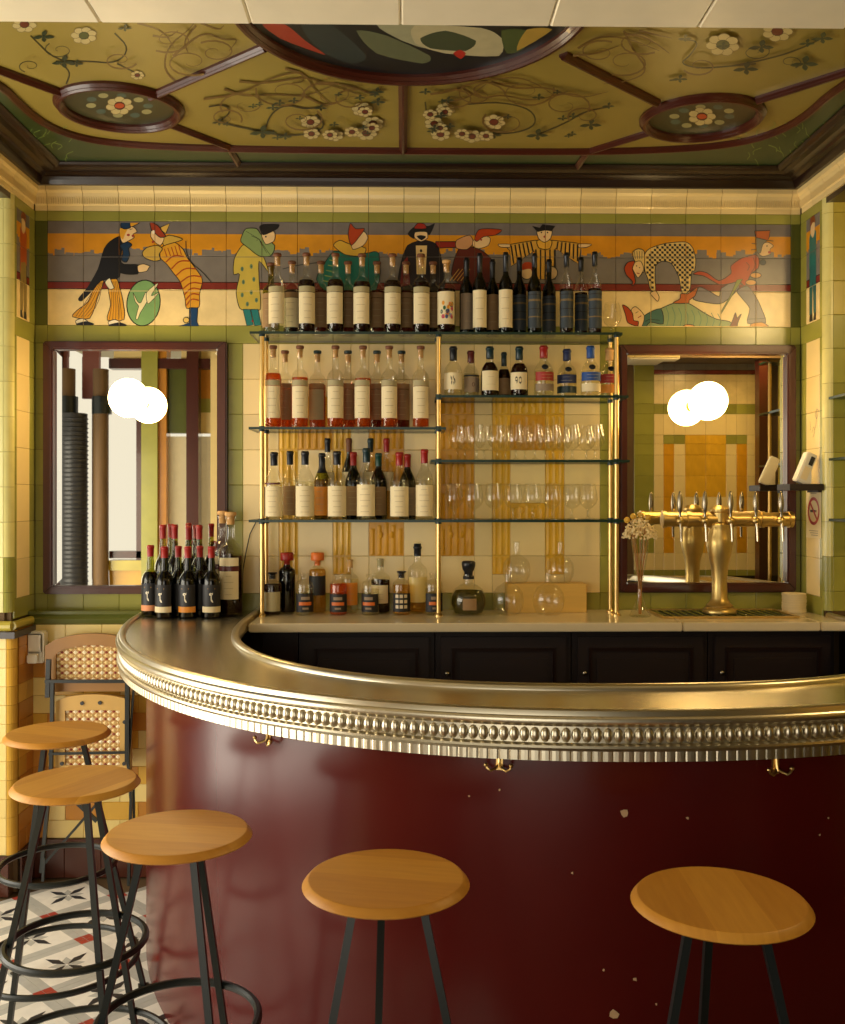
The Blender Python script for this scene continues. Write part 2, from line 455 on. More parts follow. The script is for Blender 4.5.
class Paint:
    """flat painted shapes, drawn in 2-D and laid on a surface by the map fn(p, layer) -> point; clipped to tile cells"""
    def __init__(s, fn, xcuts=None, ycuts=None, gap=.5):
        s.fn = fn; s.mb = MB(); s.layer = 0; s.xc = xcuts; s.yc = ycuts; s.gap = gap
    def _tri(s, T, col):
        polys = [T]
        if s.xc:
            new = []
            for P in polys:
                xs = [p[0] for p in P]; ys = [p[1] for p in P]
                for i in range(len(s.xc)-1):
                    if s.xc[i+1] < min(xs) or s.xc[i] > max(xs): continue
                    for j in range(len(s.yc)-1):
                        if s.yc[j+1] < min(ys) or s.yc[j] > max(ys): continue
                        g = s.gap/2
                        Q = clip_axis(P, 0, s.xc[i]+g, False)
                        if len(Q) > 2: Q = clip_axis(Q, 0, s.xc[i+1]-g, True)
                        if len(Q) > 2: Q = clip_axis(Q, 1, s.yc[j]+g, False)
                        if len(Q) > 2: Q = clip_axis(Q, 1, s.yc[j+1]-g, True)
                        if len(Q) > 2: new.append(Q)
            polys = new
        for P in polys:
            s.mb.add([s.fn(p, s.layer) for p in P], [tuple(range(len(P)))], col)
    def fill(s, col, P, sm=2, line=None, lw=.6):
        if sm: P = catmull(P)
        s.layer += 1
        lw *= 1.35
        for t in geometry.tessellate_polygon([[Vector((p[0], p[1], 0)) for p in P]]):
            s._tri([P[i] for i in t], col)
        if line: s.stroke(line, lw, list(P)+[P[0]], 0)
    def stroke(s, col, wd, P, sm=2, taper=False):
        if sm: P = chaikin(P, sm, False)
        s.layer += 1
        n = len(P); Lp = []; Rp = []
        for i in range(n):
            a = P[max(i-1, 0)]; b_ = P[min(i+1, n-1)]
            dx = b_[0]-a[0]; dy = b_[1]-a[1]; l = math.hypot(dx, dy) or 1
            ww = wd/2*((1-.75*i/(n-1)) if taper else 1)
            Lp.append((P[i][0]-dy/l*ww, P[i][1]+dx/l*ww)); Rp.append((P[i][0]+dy/l*ww, P[i][1]-dx/l*ww))
        for i in range(n-1):
            s._tri([Lp[i], Lp[i+1], Rp[i+1], Rp[i]], col)
    def ell(s, col, cx, cy, rx, ry, line=None, n=18, lw=.6, rot=0):
        c, sn = math.cos(rot), math.sin(rot)
        P = [(cx+rx*math.cos(2*PI*k/n)*c-ry*math.sin(2*PI*k/n)*sn, cy+rx*math.cos(2*PI*k/n)*sn+ry*math.sin(2*PI*k/n)*c) for k in range(n)]
        s.fill(col, P, 0, line, lw)
    def build(s, name, parent, mat, label=None):
        me = mesh(name, s.mb.V, s.mb.F, mat, False, s.mb.C)
        o = link(name, me, parent)
        if label: o['label'] = label
        return o
# ================================================================== THE ROOM
YB = 4.2                      # face of the back wall tiles
YP = 3.95                     # face of the side piers
def RZ(y): return PY(410, y, YB).z
def CX(px): return PY(px, 499, YB).x
XL = CX(35); XR = CX(800.5)
PITCH = CX(439.4)-CX(404)
X0 = CX(404)
ZC = 2.97                     # ceiling
ZBAR = 1.11

def struct(o, label, cat):
    return tag(o, label, cat, kind='structure')

wall_back = struct(boxobj('wall_back', XL-.1, XR+.1, YB+.008, YB+.2, 0, ZC+.1, M_GROUT),
                   'tiled back wall with painted clown frieze behind the bar shelves', 'wall')
RELC = {}
def relief(parent, x0, x1, z0, z1, Y, mat, gap=.001):
    """moulded tile with raised flutes"""
    key = (round(x1-x0, 4), round(z1-z0, 4), mat.name)
    if key not in RELC:
        wd = x1-x0-gap; ht = z1-z0-gap
        mb = MB(); mb.box(-wd/2, wd/2, -.008, 0, -ht/2, ht/2)
        n = 3 if wd < .1 else 5
        for i in range(n):
            cx = -wd/2+wd*(i+.5)/n; a = wd/n*.33
            lo = -ht/2+.004; hi = ht/2-.004
            if wd >= .1:
                hi -= abs(i-(n-1)/2)*ht*.10
            V = [(cx-a, -.008, lo), (cx, -.0105, lo+.006), (cx+a, -.008, lo), (cx-a, -.008, hi), (cx, -.0105, hi-.01), (cx+a, -.008, hi)]
            mb.add(V, [(0, 1, 4, 3), (1, 2, 5, 4), (0, 2, 1), (3, 4, 5)])
        if wd >= .1:
            for s in (-1, 1):
                mb.sphere((s*wd*.16, -.008, ht*.1), .010, 8, 4, (1, .6, 1.5))
        me = mesh('relief_tile', mb.V, mb.F, mat)
        RELC[key] = me
    return link('relief_tile', RELC[key], parent, ((x0+x1)/2, Y+.008, (z0+z1)/2))

# --- cornice tiles
CORC = {}
def cornice_mesh(wd):
    k = round(wd, 4)
    if k in CORC: return CORC[k]
    prof = [(0, 0), (-.012, 0), (-.012, .022), (-.016, .026), (-.018, .05), (-.024, .072), (-.034, .082), (-.034, .102), (-.036, .105), (0, .105)]
    h = wd/2-.0011
    V = [(x, y, z) for x in (-h, h) for (y, z) in prof]; n = len(prof)
    Fc = [(i, i+1, n+i+1, n+i) for i in range(n-1)]+[tuple(range(n)), tuple(range(2*n-1, n-1, -1))]
    mb = MB(); mb.add(V, Fc)
    nf = max(2, int(wd/.0095))
    for i in range(nf):     # small upright flutes of the egg band
        cx = -h+2*h*(i+.5)/nf
        mb.box(cx-.0026, cx+.0026, -.0205, -.012, .028, .062)
    CORC[k] = mesh('cornice_tile', mb.V, mb.F, M_CREAM)
    return CORC[k]
zc0 = RZ(212.5)
edges = [XL]+[X0+PITCH*k for k in range(-10, 12)]+[XR]
for i in range(len(edges)-1):
    link('cornice_tile', cornice_mesh(edges[i+1]-edges[i]), wall_back, ((edges[i]+edges[i+1])/2, YB+.012, zc0))
# --- green row, frieze, green row
FZ = [222.5, 257, 291, 326]
for i in range(len(edges)-1):
    a, b_ = edges[i], edges[i+1]
    edge_col = i in (0, len(edges)-2)
    tile(wall_back, a, b_, RZ(222.5), zc0, YB, M_GREEN)
    for r in range(3):
        tile(wall_back, a, b_, RZ(FZ[r+1]), RZ(FZ[r]), YB, M_DGREEN if edge_col else M_FRIEZE)
    tile(wall_back, a, b_, RZ(344), RZ(326), YB, M_GREEN)
    if b_ < CX(245) or a > CX(614):
        tile(wall_back, a, b_, RZ(612), RZ(593), YB, M_GREEN)
ROWS = [344, 379.5, 414.5, 450, 485, 520.5, 556, 593]
def column(px0, px1, spec):
    a, b_ = CX(px0), CX(px1)
    for (y0, y1, mm) in spec:
        if mm in (M_YELLOW, M_ORANGE): relief(wall_back, a, b_, RZ(y1), RZ(y0), YB, mm)
        else: tile(wall_back, a, b_, RZ(y1), RZ(y0), YB, mm)
def plain(mm, last=True):
    return [(ROWS[i], ROWS[i+1], mm) for i in range(7)]+([(593, 612, M_GREEN)] if last else [])
narrow = [(344, 379.5, M_CREAM), (379.5, 397, M_CREAM), (397, 414.5, M_YELLOW), (414.5, 450, M_YELLOW), (450, 485, M_YELLOW),
          (485, 520.5, M_YELLOW), (520.5, 556, M_YELLOW), (556, 574.5, M_YELLOW), (574.5, 593, M_CREAM), (593, 612, M_GREEN)]
mid = [(344, 379.5, M_CREAM), (379.5, 397, M_CREAM), (397, 414.5, M_YELLOW), (414.5, 450, M_ORANGE), (450, 485, M_CREAM), (485, 503, M_CREAM),
       (503, 520.5, M_YELLOW), (520.5, 556, M_CREAM), (556, 593, M_CREAM), (593, 612, M_GREEN)]
wide = [(344, 379.5, M_CREAM), (379.5, 397, M_CREAM), (397, 414.5, M_ORANGE), (414.5, 450, M_ORANGE), (450, 485, M_ORANGE),
        (485, 520.5, M_ORANGE), (520.5, 556, M_ORANGE), (556, 593, M_CREAM), (593, 612, M_GREEN)]
half = [(279, 298, narrow), (298, 333, mid), (333, 351, narrow), (351, 369, plain(M_CREAM)), (369, 404, wide)]
for (a, b_, sp) in half:
    column(a, b_, sp); column(843.3-b_, 843.3-a, sp)
column(404, 439.3, plain(M_CREAM))
column(243, 279, plain(M_CREAM)); column(564.3, 600, plain(M_CREAM))
column(228, 243, plain(M_GREEN)); column(600, 616.8, plain(M_GREEN))
column(35, 45, plain(M_GREEN, False)); column(794, 800.5, plain(M_GREEN, False))

# --- painted figures of the frieze (flat ceramic print, broken at the tile joints)
def wallfn(p, layer): 
    v = PY(p[0], p[1], YB-.0004-layer*.00003)
    return v
XCUT = [px for px in []]
def pxof(X): # picture column of a wall abscissa
    t = Vector((X, YB)); c, s_ = math.cos(PSI), math.sin(PSI)
    return 422.5+F*(X*c-YB*s_)/(X*s_+YB*c)
XCUT = [pxof(e) for e in edges]
YCUT = [222.5, 257, 291, 326.5]
OUT = rgb(22, 18, 16); SKIN = rgb(232, 196, 140); BLK = rgb(24, 24, 28); RH = rgb(176, 62, 24)
def newpaint(): return Paint(wallfn, XCUT, YCUT, .55)
def crop(ox, oy, sc, pts): return [(ox+x/sc, oy+y/sc) for x, y in pts]
A = lambda *pts: crop(60, 215, 8.9, pts)
# man in tailcoat
p = newpaint()
YT = rgb(218, 156, 42)
p.fill(YT, A((330, 585), (390, 590), (340, 720), (265, 920), (110, 905), (150, 850), (250, 770)), 1, OUT)
p.fill(YT, A((450, 575), (510, 575), (560, 760), (570, 930), (420, 935), (450, 800), (430, 660)), 1, OUT)
for k in range(5):
    p.stroke(rgb(110, 66, 20), .5, A((345+k*9, 600), (230+k*32-20, 800), (140+k*26, 905)), 1)
    p.stroke(rgb(110, 66, 20), .5, A((452+k*13, 590), (465+k*17, 760), (440+k*28, 930)), 1)
p.fill(BLK, A((530, 190), (440, 240), (390, 310), (340, 480), (250, 640), (165, 745), (190, 765), (260, 700), (360, 590), (440, 570), (530, 550), (545, 350), (560, 260)), 1, OUT)
p.fill(BLK, A((520, 400), (570, 440), (700, 445), (690, 525), (540, 515)), 1, OUT)
p.fill(SKIN, A((690, 455), (740, 435), (800, 455), (790, 470), (770, 500), (700, 510)), 1, OUT, .5)
p.fill(rgb(238, 226, 190), A((400, 600), (440, 560), (460, 600), (480, 650), (440, 660)), 1, OUT, .5)
p.fill(SKIN, A((540, 120), (600, 100), (660, 110), (685, 150), (650, 170), (660, 200), (620, 225), (560, 250), (535, 200)), 1, OUT, .5)
p.fill(YT, A((535, 120), (600, 120), (575, 180), (560, 220), (535, 190)), 1)
p.fill(rgb(26, 52, 82), A((540, 80), (580, 40), (630, 50), (630, 110), (580, 125), (545, 110)), 1, OUT)
p.fill(YT, A((625, 65), (680, 60), (720, 60), (680, 85), (630, 105)), 1, OUT, .5)
p.ell(rgb(160, 40, 30), 60+608/8.9, 215+178/8.9, 1.6, 1.2); p.ell(rgb(160, 40, 30), 60+648/8.9, 215+185/8.9, 1.3, 1.2)
p.stroke(OUT, .6, A((620, 130), (645, 122)), 0)
p.fill(rgb(24, 52, 80), A((530, 270), (600, 240), (640, 265), (610, 300), (620, 360), (590, 420), (550, 400), (560, 320)), 1, OUT)
for (x, y) in ((140, 940), (430, 950)):
    p.fill(rgb(238, 226, 196), A((x, y), (x+60, y-20), (x+110, y+10), (x+60, y+35), (x+10, y+30)), 1, OUT, .5)
    p.fill(BLK, A((x+10, y+25), (x+90, y+5), (x+160, y+25), (x+150, y+40), (x+10, y+40)), 1)
p.build('painted_figure', wall_back, M_PAINT, 'painted clown in black tailcoat and striped yellow trousers, pointing')
# green paper hoop with a small pale figure
p = newpaint()
p.ell(rgb(122, 162, 102), 143.5, 303, 16.6, 23, OUT, 28, .8, .12)
B2 = lambda *pts: crop(60, 215, 8.9, pts)
p.fill(rgb(236, 222, 172), A((650, 690), (690, 770), (720, 780), (760, 690), (770, 695), (800, 720), (770, 780), (740, 830), (715, 870), (690, 930), (675, 920), (690, 850), (700, 810), (670, 770)), 1, OUT, .4)
p.fill(rgb(236, 222, 172), A((770, 690), (860, 610), (870, 620), (810, 720), (880, 690), (830, 750), (780, 790)), 1, OUT, .4)
p.build('painted_figure', wall_back, M_PAINT, 'painted pale tumbler on a green paper hoop')
# masked clown in striped yellow and red suit
D = lambda *pts: crop(140, 215, 8.9, pts)
p = newpaint()
RS = rgb(160, 62, 26)
p.fill(YT, D((190, 290), (300, 240), (380, 300), (420, 380), (460, 430), (540, 540), (555, 600), (530, 700), (525, 820), (415, 830), (400, 740), (360, 600), (300, 520), (240, 440), (180, 380)), 1, OUT)
for k in range(5): p.stroke(RS, .9, D((215+k*32, 300-k*8), (240+k*32, 370-k*4)), 0)
for k, (x0, y0, x1, y1) in enumerate([(230, 420, 390, 370), (280, 480, 440, 410), (320, 540, 500, 480), (360, 600, 550, 550), (380, 660, 550, 610), (395, 710, 535, 660), (405, 760, 530, 710), (412, 805, 525, 760)]):
    p.stroke(RS, 1.3, D((x0, y0), ((x0+x1)/2-10, (y0+y1)/2-40), (x1, y1)), 2)
p.fill(rgb(202, 164, 70), D((20, 335), (60, 290), (150, 270), (200, 300), (170, 350), (180, 400), (120, 410), (40, 380)), 1, OUT)
p.fill(rgb(202, 164, 70), D((200, 210), (260, 180), (330, 195), (380, 215), (340, 235), (250, 260), (210, 270)), 1, OUT)
p.fill(SKIN, D((100, 140), (150, 120), (210, 180), (210, 230), (180, 270), (130, 240), (95, 190)), 1, OUT, .5)
p.fill(rgb(158, 60, 34), D((90, 60), (160, 95), (200, 150), (230, 190), (180, 200), (130, 160), (100, 130)), 1, OUT)
p.fill(rgb(214, 172, 80), D((180, 110), (265, 75), (230, 165), (195, 140)), 0, OUT)
p.ell(rgb(240, 226, 200), 140+120/8.9, 215+152/8.9, 1.6, 1.8); p.ell(rgb(160, 40, 30), 140+115/8.9, 215+240/8.9, 1.2, 1.2)
p.stroke(BLK, .8, D((408, 230), (410, 330), (450, 420), (560, 510), (640, 605)), 1)
p.fill(rgb(20, 62, 104), D((440, 825), (515, 825), (505, 950), (525, 990), (345, 990), (440, 960)), 0, OUT)
p.ell(rgb(226, 190, 100), 140+412/8.9, 215+935/8.9, 3, 2.8, OUT)
p.build('painted_figure', wall_back, M_PAINT, 'painted masked clown bowing in a yellow and red striped suit')
# pierrot with ruff
G = lambda *pts: crop(220, 170, 3.84, pts)
p = newpaint()
PC = rgb(204, 178, 74)
p.fill(PC, G((85, 290), (55, 340), (52, 400), (75, 400), (62, 470), (75, 530), (105, 540), (155, 535), (150, 420), (150, 350), (185, 390), (170, 340), (130, 280)), 1, OUT)
for (x, y) in ((85, 380), (120, 370), (90, 430), (130, 420), (85, 480), (120, 470), (140, 500), (105, 515)):
    p.ell(rgb(96, 128, 96), 220+x/3.84, 170+y/3.84, 1.5, 2.4)
    p.ell(OUT, 220+x/3.84, 170+y/3.84, .5, .5)
p.fill(rgb(132, 152, 92), G((85, 250), (100, 225), (140, 225), (160, 250), (210, 290), (195, 330), (150, 330), (110, 300), (80, 275)), 1, OUT)
for k in range(6): p.stroke(OUT, .4, G((150, 265), (100+k*20, 235+k*18+(k > 3)*12)), 0)
p.fill(SKIN, G((160, 245), (205, 235), (212, 255), (205, 275), (175, 285)), 1, OUT, .5)
p.fill(BLK, G((150, 220), (165, 208), (225, 208), (222, 225), (195, 240), (165, 250)), 1)
p.ell(OUT, 220+176/3.84, 170+256/3.84, .9, .9)
for x in (98, 128): p.fill(rgb(30, 124, 120), G((x-10, 535), (x+18, 535), (x+30, 595), (x+5, 598)), 0, OUT, .4)
p.ell(rgb(170, 40, 30), 220+125/3.84, 170+580/3.84, 1, 1)
p.build('painted_figure', wall_back, M_PAINT, 'painted clown in spotted yellow suit with green ruff')
# red haired clown in green
p = newpaint()
p.fill(rgb(20, 108, 92), G((440, 310), (400, 360), (370, 420), (420, 470), (600, 460), (610, 320), (560, 320), (500, 330)), 1, OUT)
for k in range(5): p.stroke(rgb(160, 170, 70), .7, G((420-k*6, 345+k*20), (440-k*4, 350+k*20)), 0)
p.fill(rgb(214, 168, 56), G((435, 290), (460, 270), (500, 285), (560, 300), (545, 330), (480, 325)), 1, OUT)
p.fill(SKIN, G((500, 260), (550, 235), (568, 260), (550, 290), (510, 305)), 1, OUT, .5)
p.fill(RH, G((500, 205), (520, 225), (555, 225), (540, 250), (505, 290), (492, 250)), 1, OUT, .5)
p.stroke(BLK, .8, G((240, 380), (300, 365), (380, 355)), 1)
p.build('painted_figure', wall_back, M_PAINT, 'painted red haired clown in green, behind the bottles')
# dark clown with red hat
p = newpaint()
p.fill(rgb(30, 22, 26), G((720, 290), (690, 380), (690, 470), (860, 470), (840, 300), (790, 270)), 1, OUT)
p.fill(rgb(220, 186, 120), G((752, 290), (795, 290), (790, 400), (755, 400)), 0)
p.fill(rgb(120, 30, 26), G((700, 360), (720, 330), (730, 440), (690, 450)), 0)
p.fill(SKIN, G((745, 235), (790, 230), (798, 260), (772, 275), (748, 262)), 1, OUT, .5)
p.fill(BLK, G((720, 245), (750, 215), (800, 215), (825, 205), (805, 250), (790, 238), (750, 240), (745, 265)), 1)
p.fill(rgb(156, 40, 28), G((745, 225), (760, 204), (785, 208), (792, 225)), 1, OUT, .5)
p.fill(BLK, G((755, 255), (772, 250), (792, 256), (774, 270)), 1)
for k in range(3): p.ell(BLK, 220+772/3.84, 170+(310+k*26)/3.84, 1.2, 1.6)
p.build('painted_figure', wall_back, M_PAINT, 'painted dark clown with red hat and black moustache')
# leaning red haired clown
H = lambda *pts: crop(420, 170, 3.84, pts)
p = newpaint()
p.fill(rgb(140, 36, 26), H((60, 275), (160, 275), (160, 297), (60, 300)), 0, OUT)
p.fill(rgb(96, 34, 24), H((150, 300), (220, 300), (280, 350), (270, 430), (160, 440), (120, 400)), 1, OUT)
for k in range(4): p.stroke(rgb(220, 170, 80), .7, H((115+k*14, 425), (150+k*14, 380)), 0)
p.fill(rgb(206, 150, 100), H((140, 270), (190, 250), (205, 280), (180, 305), (140, 300)), 1, OUT, .5)
p.fill(SKIN, H((205, 270), (240, 250), (270, 262), (262, 290), (225, 302), (203, 292)), 1, OUT, .5)
p.fill(RH, H((210, 262), (225, 230), (260, 225), (315, 230), (290, 250), (245, 256), (218, 275)), 1, OUT, .5)
p.ell(rgb(160, 40, 30), 420+235/3.84, 170+268/3.84, 1, 1)
p.build('painted_figure', wall_back, M_PAINT, 'painted flame haired clown leaning with outstretched arm')
# striped clown with arms spread
p = newpaint()
p.fill(rgb(212, 160, 62), H((330, 295), (350, 285), (440, 270), (510, 270), (600, 280), (620, 285), (610, 360), (590, 350), (520, 300), (520, 420), (440, 420), (440, 310), (350, 370), (345, 310)), 0, OUT)
for k in range(6):
    p.stroke(BLK, 1.5, H((350+k*15, 290-k*3), (360+k*15, 360-k*9)), 0)
    p.stroke(BLK, 1.5, H((530+k*15, 275+k*2), (525+k*16, 305+k*9)), 0)
for k in range(5): p.stroke(BLK, 1.4, H((445+k*18, 305), (445+k*18, 420)), 0)
for pts in (((300, 285), (345, 285), (345, 297), (310, 296)), ((610, 284), (660, 285), (640, 297), (610, 298))): p.fill(SKIN, H(*pts), 1, OUT, .5)
p.fill(rgb(226, 170, 60), H((450, 270), (505, 270), (500, 300), (478, 305), (455, 298)), 1, OUT)
p.fill(SKIN, H((450, 225), (505, 225), (502, 262), (478, 278), (455, 262)), 1, OUT, .5)
p.fill(BLK, H((430, 215), (460, 222), (470, 208), (495, 212), (520, 215), (505, 235), (480, 232), (452, 238)), 0)
p.ell(rgb(170, 50, 36), 420+478/3.84, 170+256/3.84, 1.1, 1.1)
for x in (466, 490): p.ell(OUT, 420+x/3.84, 170+240/3.84, .8, .8)
for x in (410, 505): p.ell(SKIN, 420+x/3.84, 170+395/3.84, 6, 6.5, OUT); 
p.fill(RH, H((385, 385), (400, 355), (435, 360), (440, 420), (425, 380)), 1)
p.build('painted_figure', wall_back, M_PAINT, 'painted clown in black stripes with both arms spread')
# lying clown
K = lambda *pts: crop(610, 215, 8.45, pts)
p = newpaint()
LG = rgb(140, 158, 112)
p.fill(LG, K((270, 940), (290, 850), (430, 790), (540, 745), (660, 745), (800, 830), (900, 880), (1010, 900), (1030, 935), (1000, 960), (280, 958)), 1, OUT)
p.fill(rgb(60, 104, 96), K((270, 950), (290, 850), (430, 790), (450, 920), (340, 905), (300, 950)), 1, OUT)
for k in range(9): p.stroke(rgb(84, 130, 110), .6, K((470+k*55, 770+k*8), (500+k*55, 850+k*5), (480+k*55, 940)), 1)
p.fill(SKIN, K((180, 800), (220, 775), (290, 850), (270, 940), (220, 930), (190, 880)), 1, OUT, .5)
p.fill(RH, K((105, 760), (150, 780), (190, 830), (200, 890), (240, 900), (230, 940), (150, 910), (130, 840)), 1, OUT)
p.fill(rgb(214, 150, 90), K((610, 955), (640, 925), (700, 930), (730, 958)), 1, OUT, .5)
p.fill(rgb(110, 44, 26), K((1010, 960), (1040, 880), (1060, 825), (1075, 870), (1110, 835), (1080, 910), (1070, 960)), 1, OUT)
p.stroke(OUT, .5, K((215, 830), (240, 815)), 0); p.stroke(rgb(160, 40, 30), .8, K((235, 870), (265, 850)), 0); p.stroke(OUT, .6, K((300, 900), (330, 880), (420, 890)), 1)
p.build('painted_figure', wall_back, M_PAINT, 'painted clown in pale green lying on his back')
# checked tumbler bending over
p = newpaint()
CK = rgb(228, 198, 124)
body = K((290, 340), (340, 280), (480, 238), (640, 228), (700, 280), (725, 380), (715, 470), (690, 480), (680, 610), (655, 655), (610, 660), (580, 520), (520, 410), (440, 390), (385, 430), (380, 540), (385, 640), (340, 630), (320, 540), (295, 470))
p.fill(CK, body, 1, OUT)
def inside(pt, P):
    r = False
    for i in range(len(P)):
        a = P[i]; b_ = P[i-1]
        if (a[1] > pt[1]) != (b_[1] > pt[1]) and pt[0] < (b_[0]-a[0])*(pt[1]-a[1])/(b_[1]-a[1])+a[0]: r = not r
    return r
bs = chaikin(body, 1)
for i in range(30):
    for j in range(30):
        if (i+j) % 2: continue
        cx = 640+i*2.5; cy = 240+j*2.5
        if inside((cx, cy), bs) and inside((cx-1, cy-.6), bs) and inside((cx+1, cy+.6), bs):
            p.ell(BLK, cx, cy, 1.75, 1.55, None, 4, 0, PI/4)
p.fill(rgb(222, 190, 116), K((195, 310), (240, 285), (290, 310), (290, 470), (265, 480), (200, 370)), 1, OUT)
p.fill(SKIN, K((210, 400), (260, 390), (285, 460), (240, 530), (215, 500), (190, 450)), 1, OUT, .5)
p.fill(RH, K((210, 390), (150, 400), (120, 450), (140, 510), (190, 560), (185, 600), (215, 570), (205, 510), (190, 450)), 1, OUT)
p.fill(SKIN, K((340, 660), (385, 640), (415, 690), (405, 730), (370, 700)), 1, OUT, .5)
p.fill(rgb(186, 96, 34), K((600, 665), (660, 665), (740, 610), (720, 680), (670, 720), (660, 745), (530, 745), (590, 710)), 1, OUT)
for (x, y) in ((225, 430), (250, 445)): p.ell(OUT, 610+x/8.45, 215+y/8.45, .6, .6)
p.stroke(rgb(160, 40, 30), .9, K((225, 490), (250, 495)), 0)
for k in range(4): p.stroke(OUT, .5, K((205+k*22, 305), (215+k*18, 370)), 0)
p.build('painted_figure', wall_back, M_PAINT, 'painted tumbler in black checks bending to the ground')
# running man in red coat and top hat
Q = lambda *pts: crop(680, 215, 8.45, pts)
p = newpaint()
GT = rgb(122, 118, 122)
p.fill(GT, Q((110, 710), (160, 610), (240, 640), (330, 690), (350, 620), (470, 555), (500, 610), (420, 700), (340, 750), (220, 740)), 1, OUT)
p.fill(GT, Q((480, 640), (570, 600), (640, 690), (680, 770), (725, 910), (570, 915), (590, 790), (530, 710)), 1, OUT)
p.fill(rgb(176, 66, 30), Q((430, 430), (520, 365), (640, 335), (670, 380), (660, 450), (600, 500), (550, 600), (500, 560), (420, 580), (340, 590), (280, 560), (200, 515), (110, 500), (160, 475), (230, 490), (330, 555), (430, 495)), 1, OUT)
p.fill(rgb(120, 130, 50), Q((480, 550), (530, 540), (440, 680), (345, 840), (345, 820), (420, 690)), 0, OUT, .4)
for (cx, cy) in ((640, 510), (600, 570)): p.ell(rgb(206, 150, 80), 680+cx/8.45, 215+cy/8.45, 5.5, 2.8, OUT)
p.fill(SKIN, Q((660, 250), (740, 230), (790, 260), (760, 290), (765, 330), (700, 350), (660, 320)), 1, OUT, .5)
p.fill(rgb(110, 108, 96), Q((640, 190), (750, 200), (700, 250), (680, 320), (650, 310)), 1, OUT, .4)
p.fill(rgb(180, 92, 40), Q((630, 135), (760, 130), (755, 185), (740, 215), (640, 190)), 0, OUT)
p.stroke(BLK, .8, Q((605, 240), (650, 245)), 0); p.stroke(BLK, .8, Q((600, 295), (650, 290)), 0); p.stroke(BLK, .8, Q((745, 215), (790, 220)), 0)
p.ell(rgb(160, 40, 30), 680+755/8.45, 215+315/8.45, 1.4, 1.4)
p.ell(rgb(44, 56, 70), 680+700/8.45, 215+400/8.45, 3, 2.6, OUT)
p.fill(rgb(210, 140, 34), Q((605, 960), (600, 920), (690, 905), (750, 940), (755, 962)), 1, OUT)
p.ell(OUT, 680+735/8.45, 215+262/8.45, .7, .7); p.stroke(OUT, .6, Q((560, 400), (590, 430), (570, 470)), 1); p.stroke(OUT, .6, Q((620, 360), (640, 430), (600, 490)), 1); p.stroke(OUT, .5, Q((575, 880), (715, 875)), 0)
p.build('painted_figure', wall_back, M_PAINT, 'painted man in red coat and top hat running with a stick')

# ================================================================== side returns
def side_wall(nm, X, sgn, label):
    wl = struct(boxobj(nm, min(X-sgn*.01, X-sgn*.2), max(X-sgn*.01, X-sgn*.2), YP+.02, YB+.01, 0, ZC, M_GROUT), label, 'wall')
    ya, yb, yc, yd = YP+.03, YP+.055, 4.14, YB
    rows = [(222.5, 212.5), (257, 222.5), (291, 257), (326, 291), (344, 326)]+[(ROWS[i+1], ROWS[i]) for i in range(7)]+[(612, 593)]
    for i, (lo, hi) in enumerate(rows):
        if i in (0, 4, len(rows)-1):
            tile_side(wl, ya, yd, RZ(lo), RZ(hi), X, sgn, M_GREEN)
            continue
        tile_side(wl, ya, yb, RZ(lo), RZ(hi), X, sgn, M_GREEN)
        tile_side(wl, yc, yd, RZ(lo), RZ(hi), X, sgn, M_GREEN)
        tile_side(wl, yb, yc, RZ(lo), RZ(hi), X, sgn, M_FRIEZE if i in (1, 2, 3) else M_CREAM)
    # cornice blocks
    for (a, b_) in ((YB-.012, 4.08), (4.08, YP)):
        o = link('cornice_tile', cornice_mesh(abs(b_-a)), wl, (X-sgn*.012, (a+b_)/2, zc0), (0, 0, sgn*PI/2))
    return wl
wall_left = side_wall('wall_left', XL, 1, 'narrow tiled return wall left of the mirror with a painted orange clown')
wall_right = side_wall('wall_right', XR, -1, 'narrow tiled return wall right of the mirror with a painted teal clown')
def fig_side(parent, X, sgn, px0, px1, coat, legs, label):
    # drawn in (0..1 across from the near edge to the corner, picture row measured at the wall)
    def fn(q, layer): return Vector((X+sgn*(.0004+layer*.00003), YP+.055+(4.14-YP-.055)*q[0], RZ(q[1])))
    p = Paint(fn, [0, 1], YCUT, .5)
    p.fill(legs, [(.28, 262), (.72, 262), (.76, 318), (.55, 318), (.5, 285), (.42, 318), (.24, 318)], 0, OUT, .02)
    p.fill(coat, [(.2, 244), (.4, 236), (.65, 238), (.85, 250), (.85, 274), (.62, 270), (.4, 272), (.18, 270)], 1)
    p.fill(coat, [(.15, 246), (.3, 242), (.3, 280), (.16, 284)], 1)
    p.fill(SKIN, [(.36, 228), (.6, 226), (.66, 238), (.5, 244), (.36, 240)], 1)
    p.fill(rgb(130, 60, 30), [(.3, 230), (.4, 222.8), (.66, 223), (.68, 232), (.5, 229)], 1)
    for q in (.3, .62): p.fill(BLK, [(q-.1, 318), (q+.1, 318), (q+.16, 325), (q-.12, 325)], 0)
    p.build('painted_figure', parent, M_PAINT, label)
fig_side(wall_left, XL, 1, 12, 32, rgb(180, 84, 36), rgb(150, 128, 70), 'painted clown in an orange jacket')
fig_side(wall_right, XR, -1, 804, 820, rgb(34, 110, 104), rgb(34, 100, 100), 'painted clown in a teal suit')

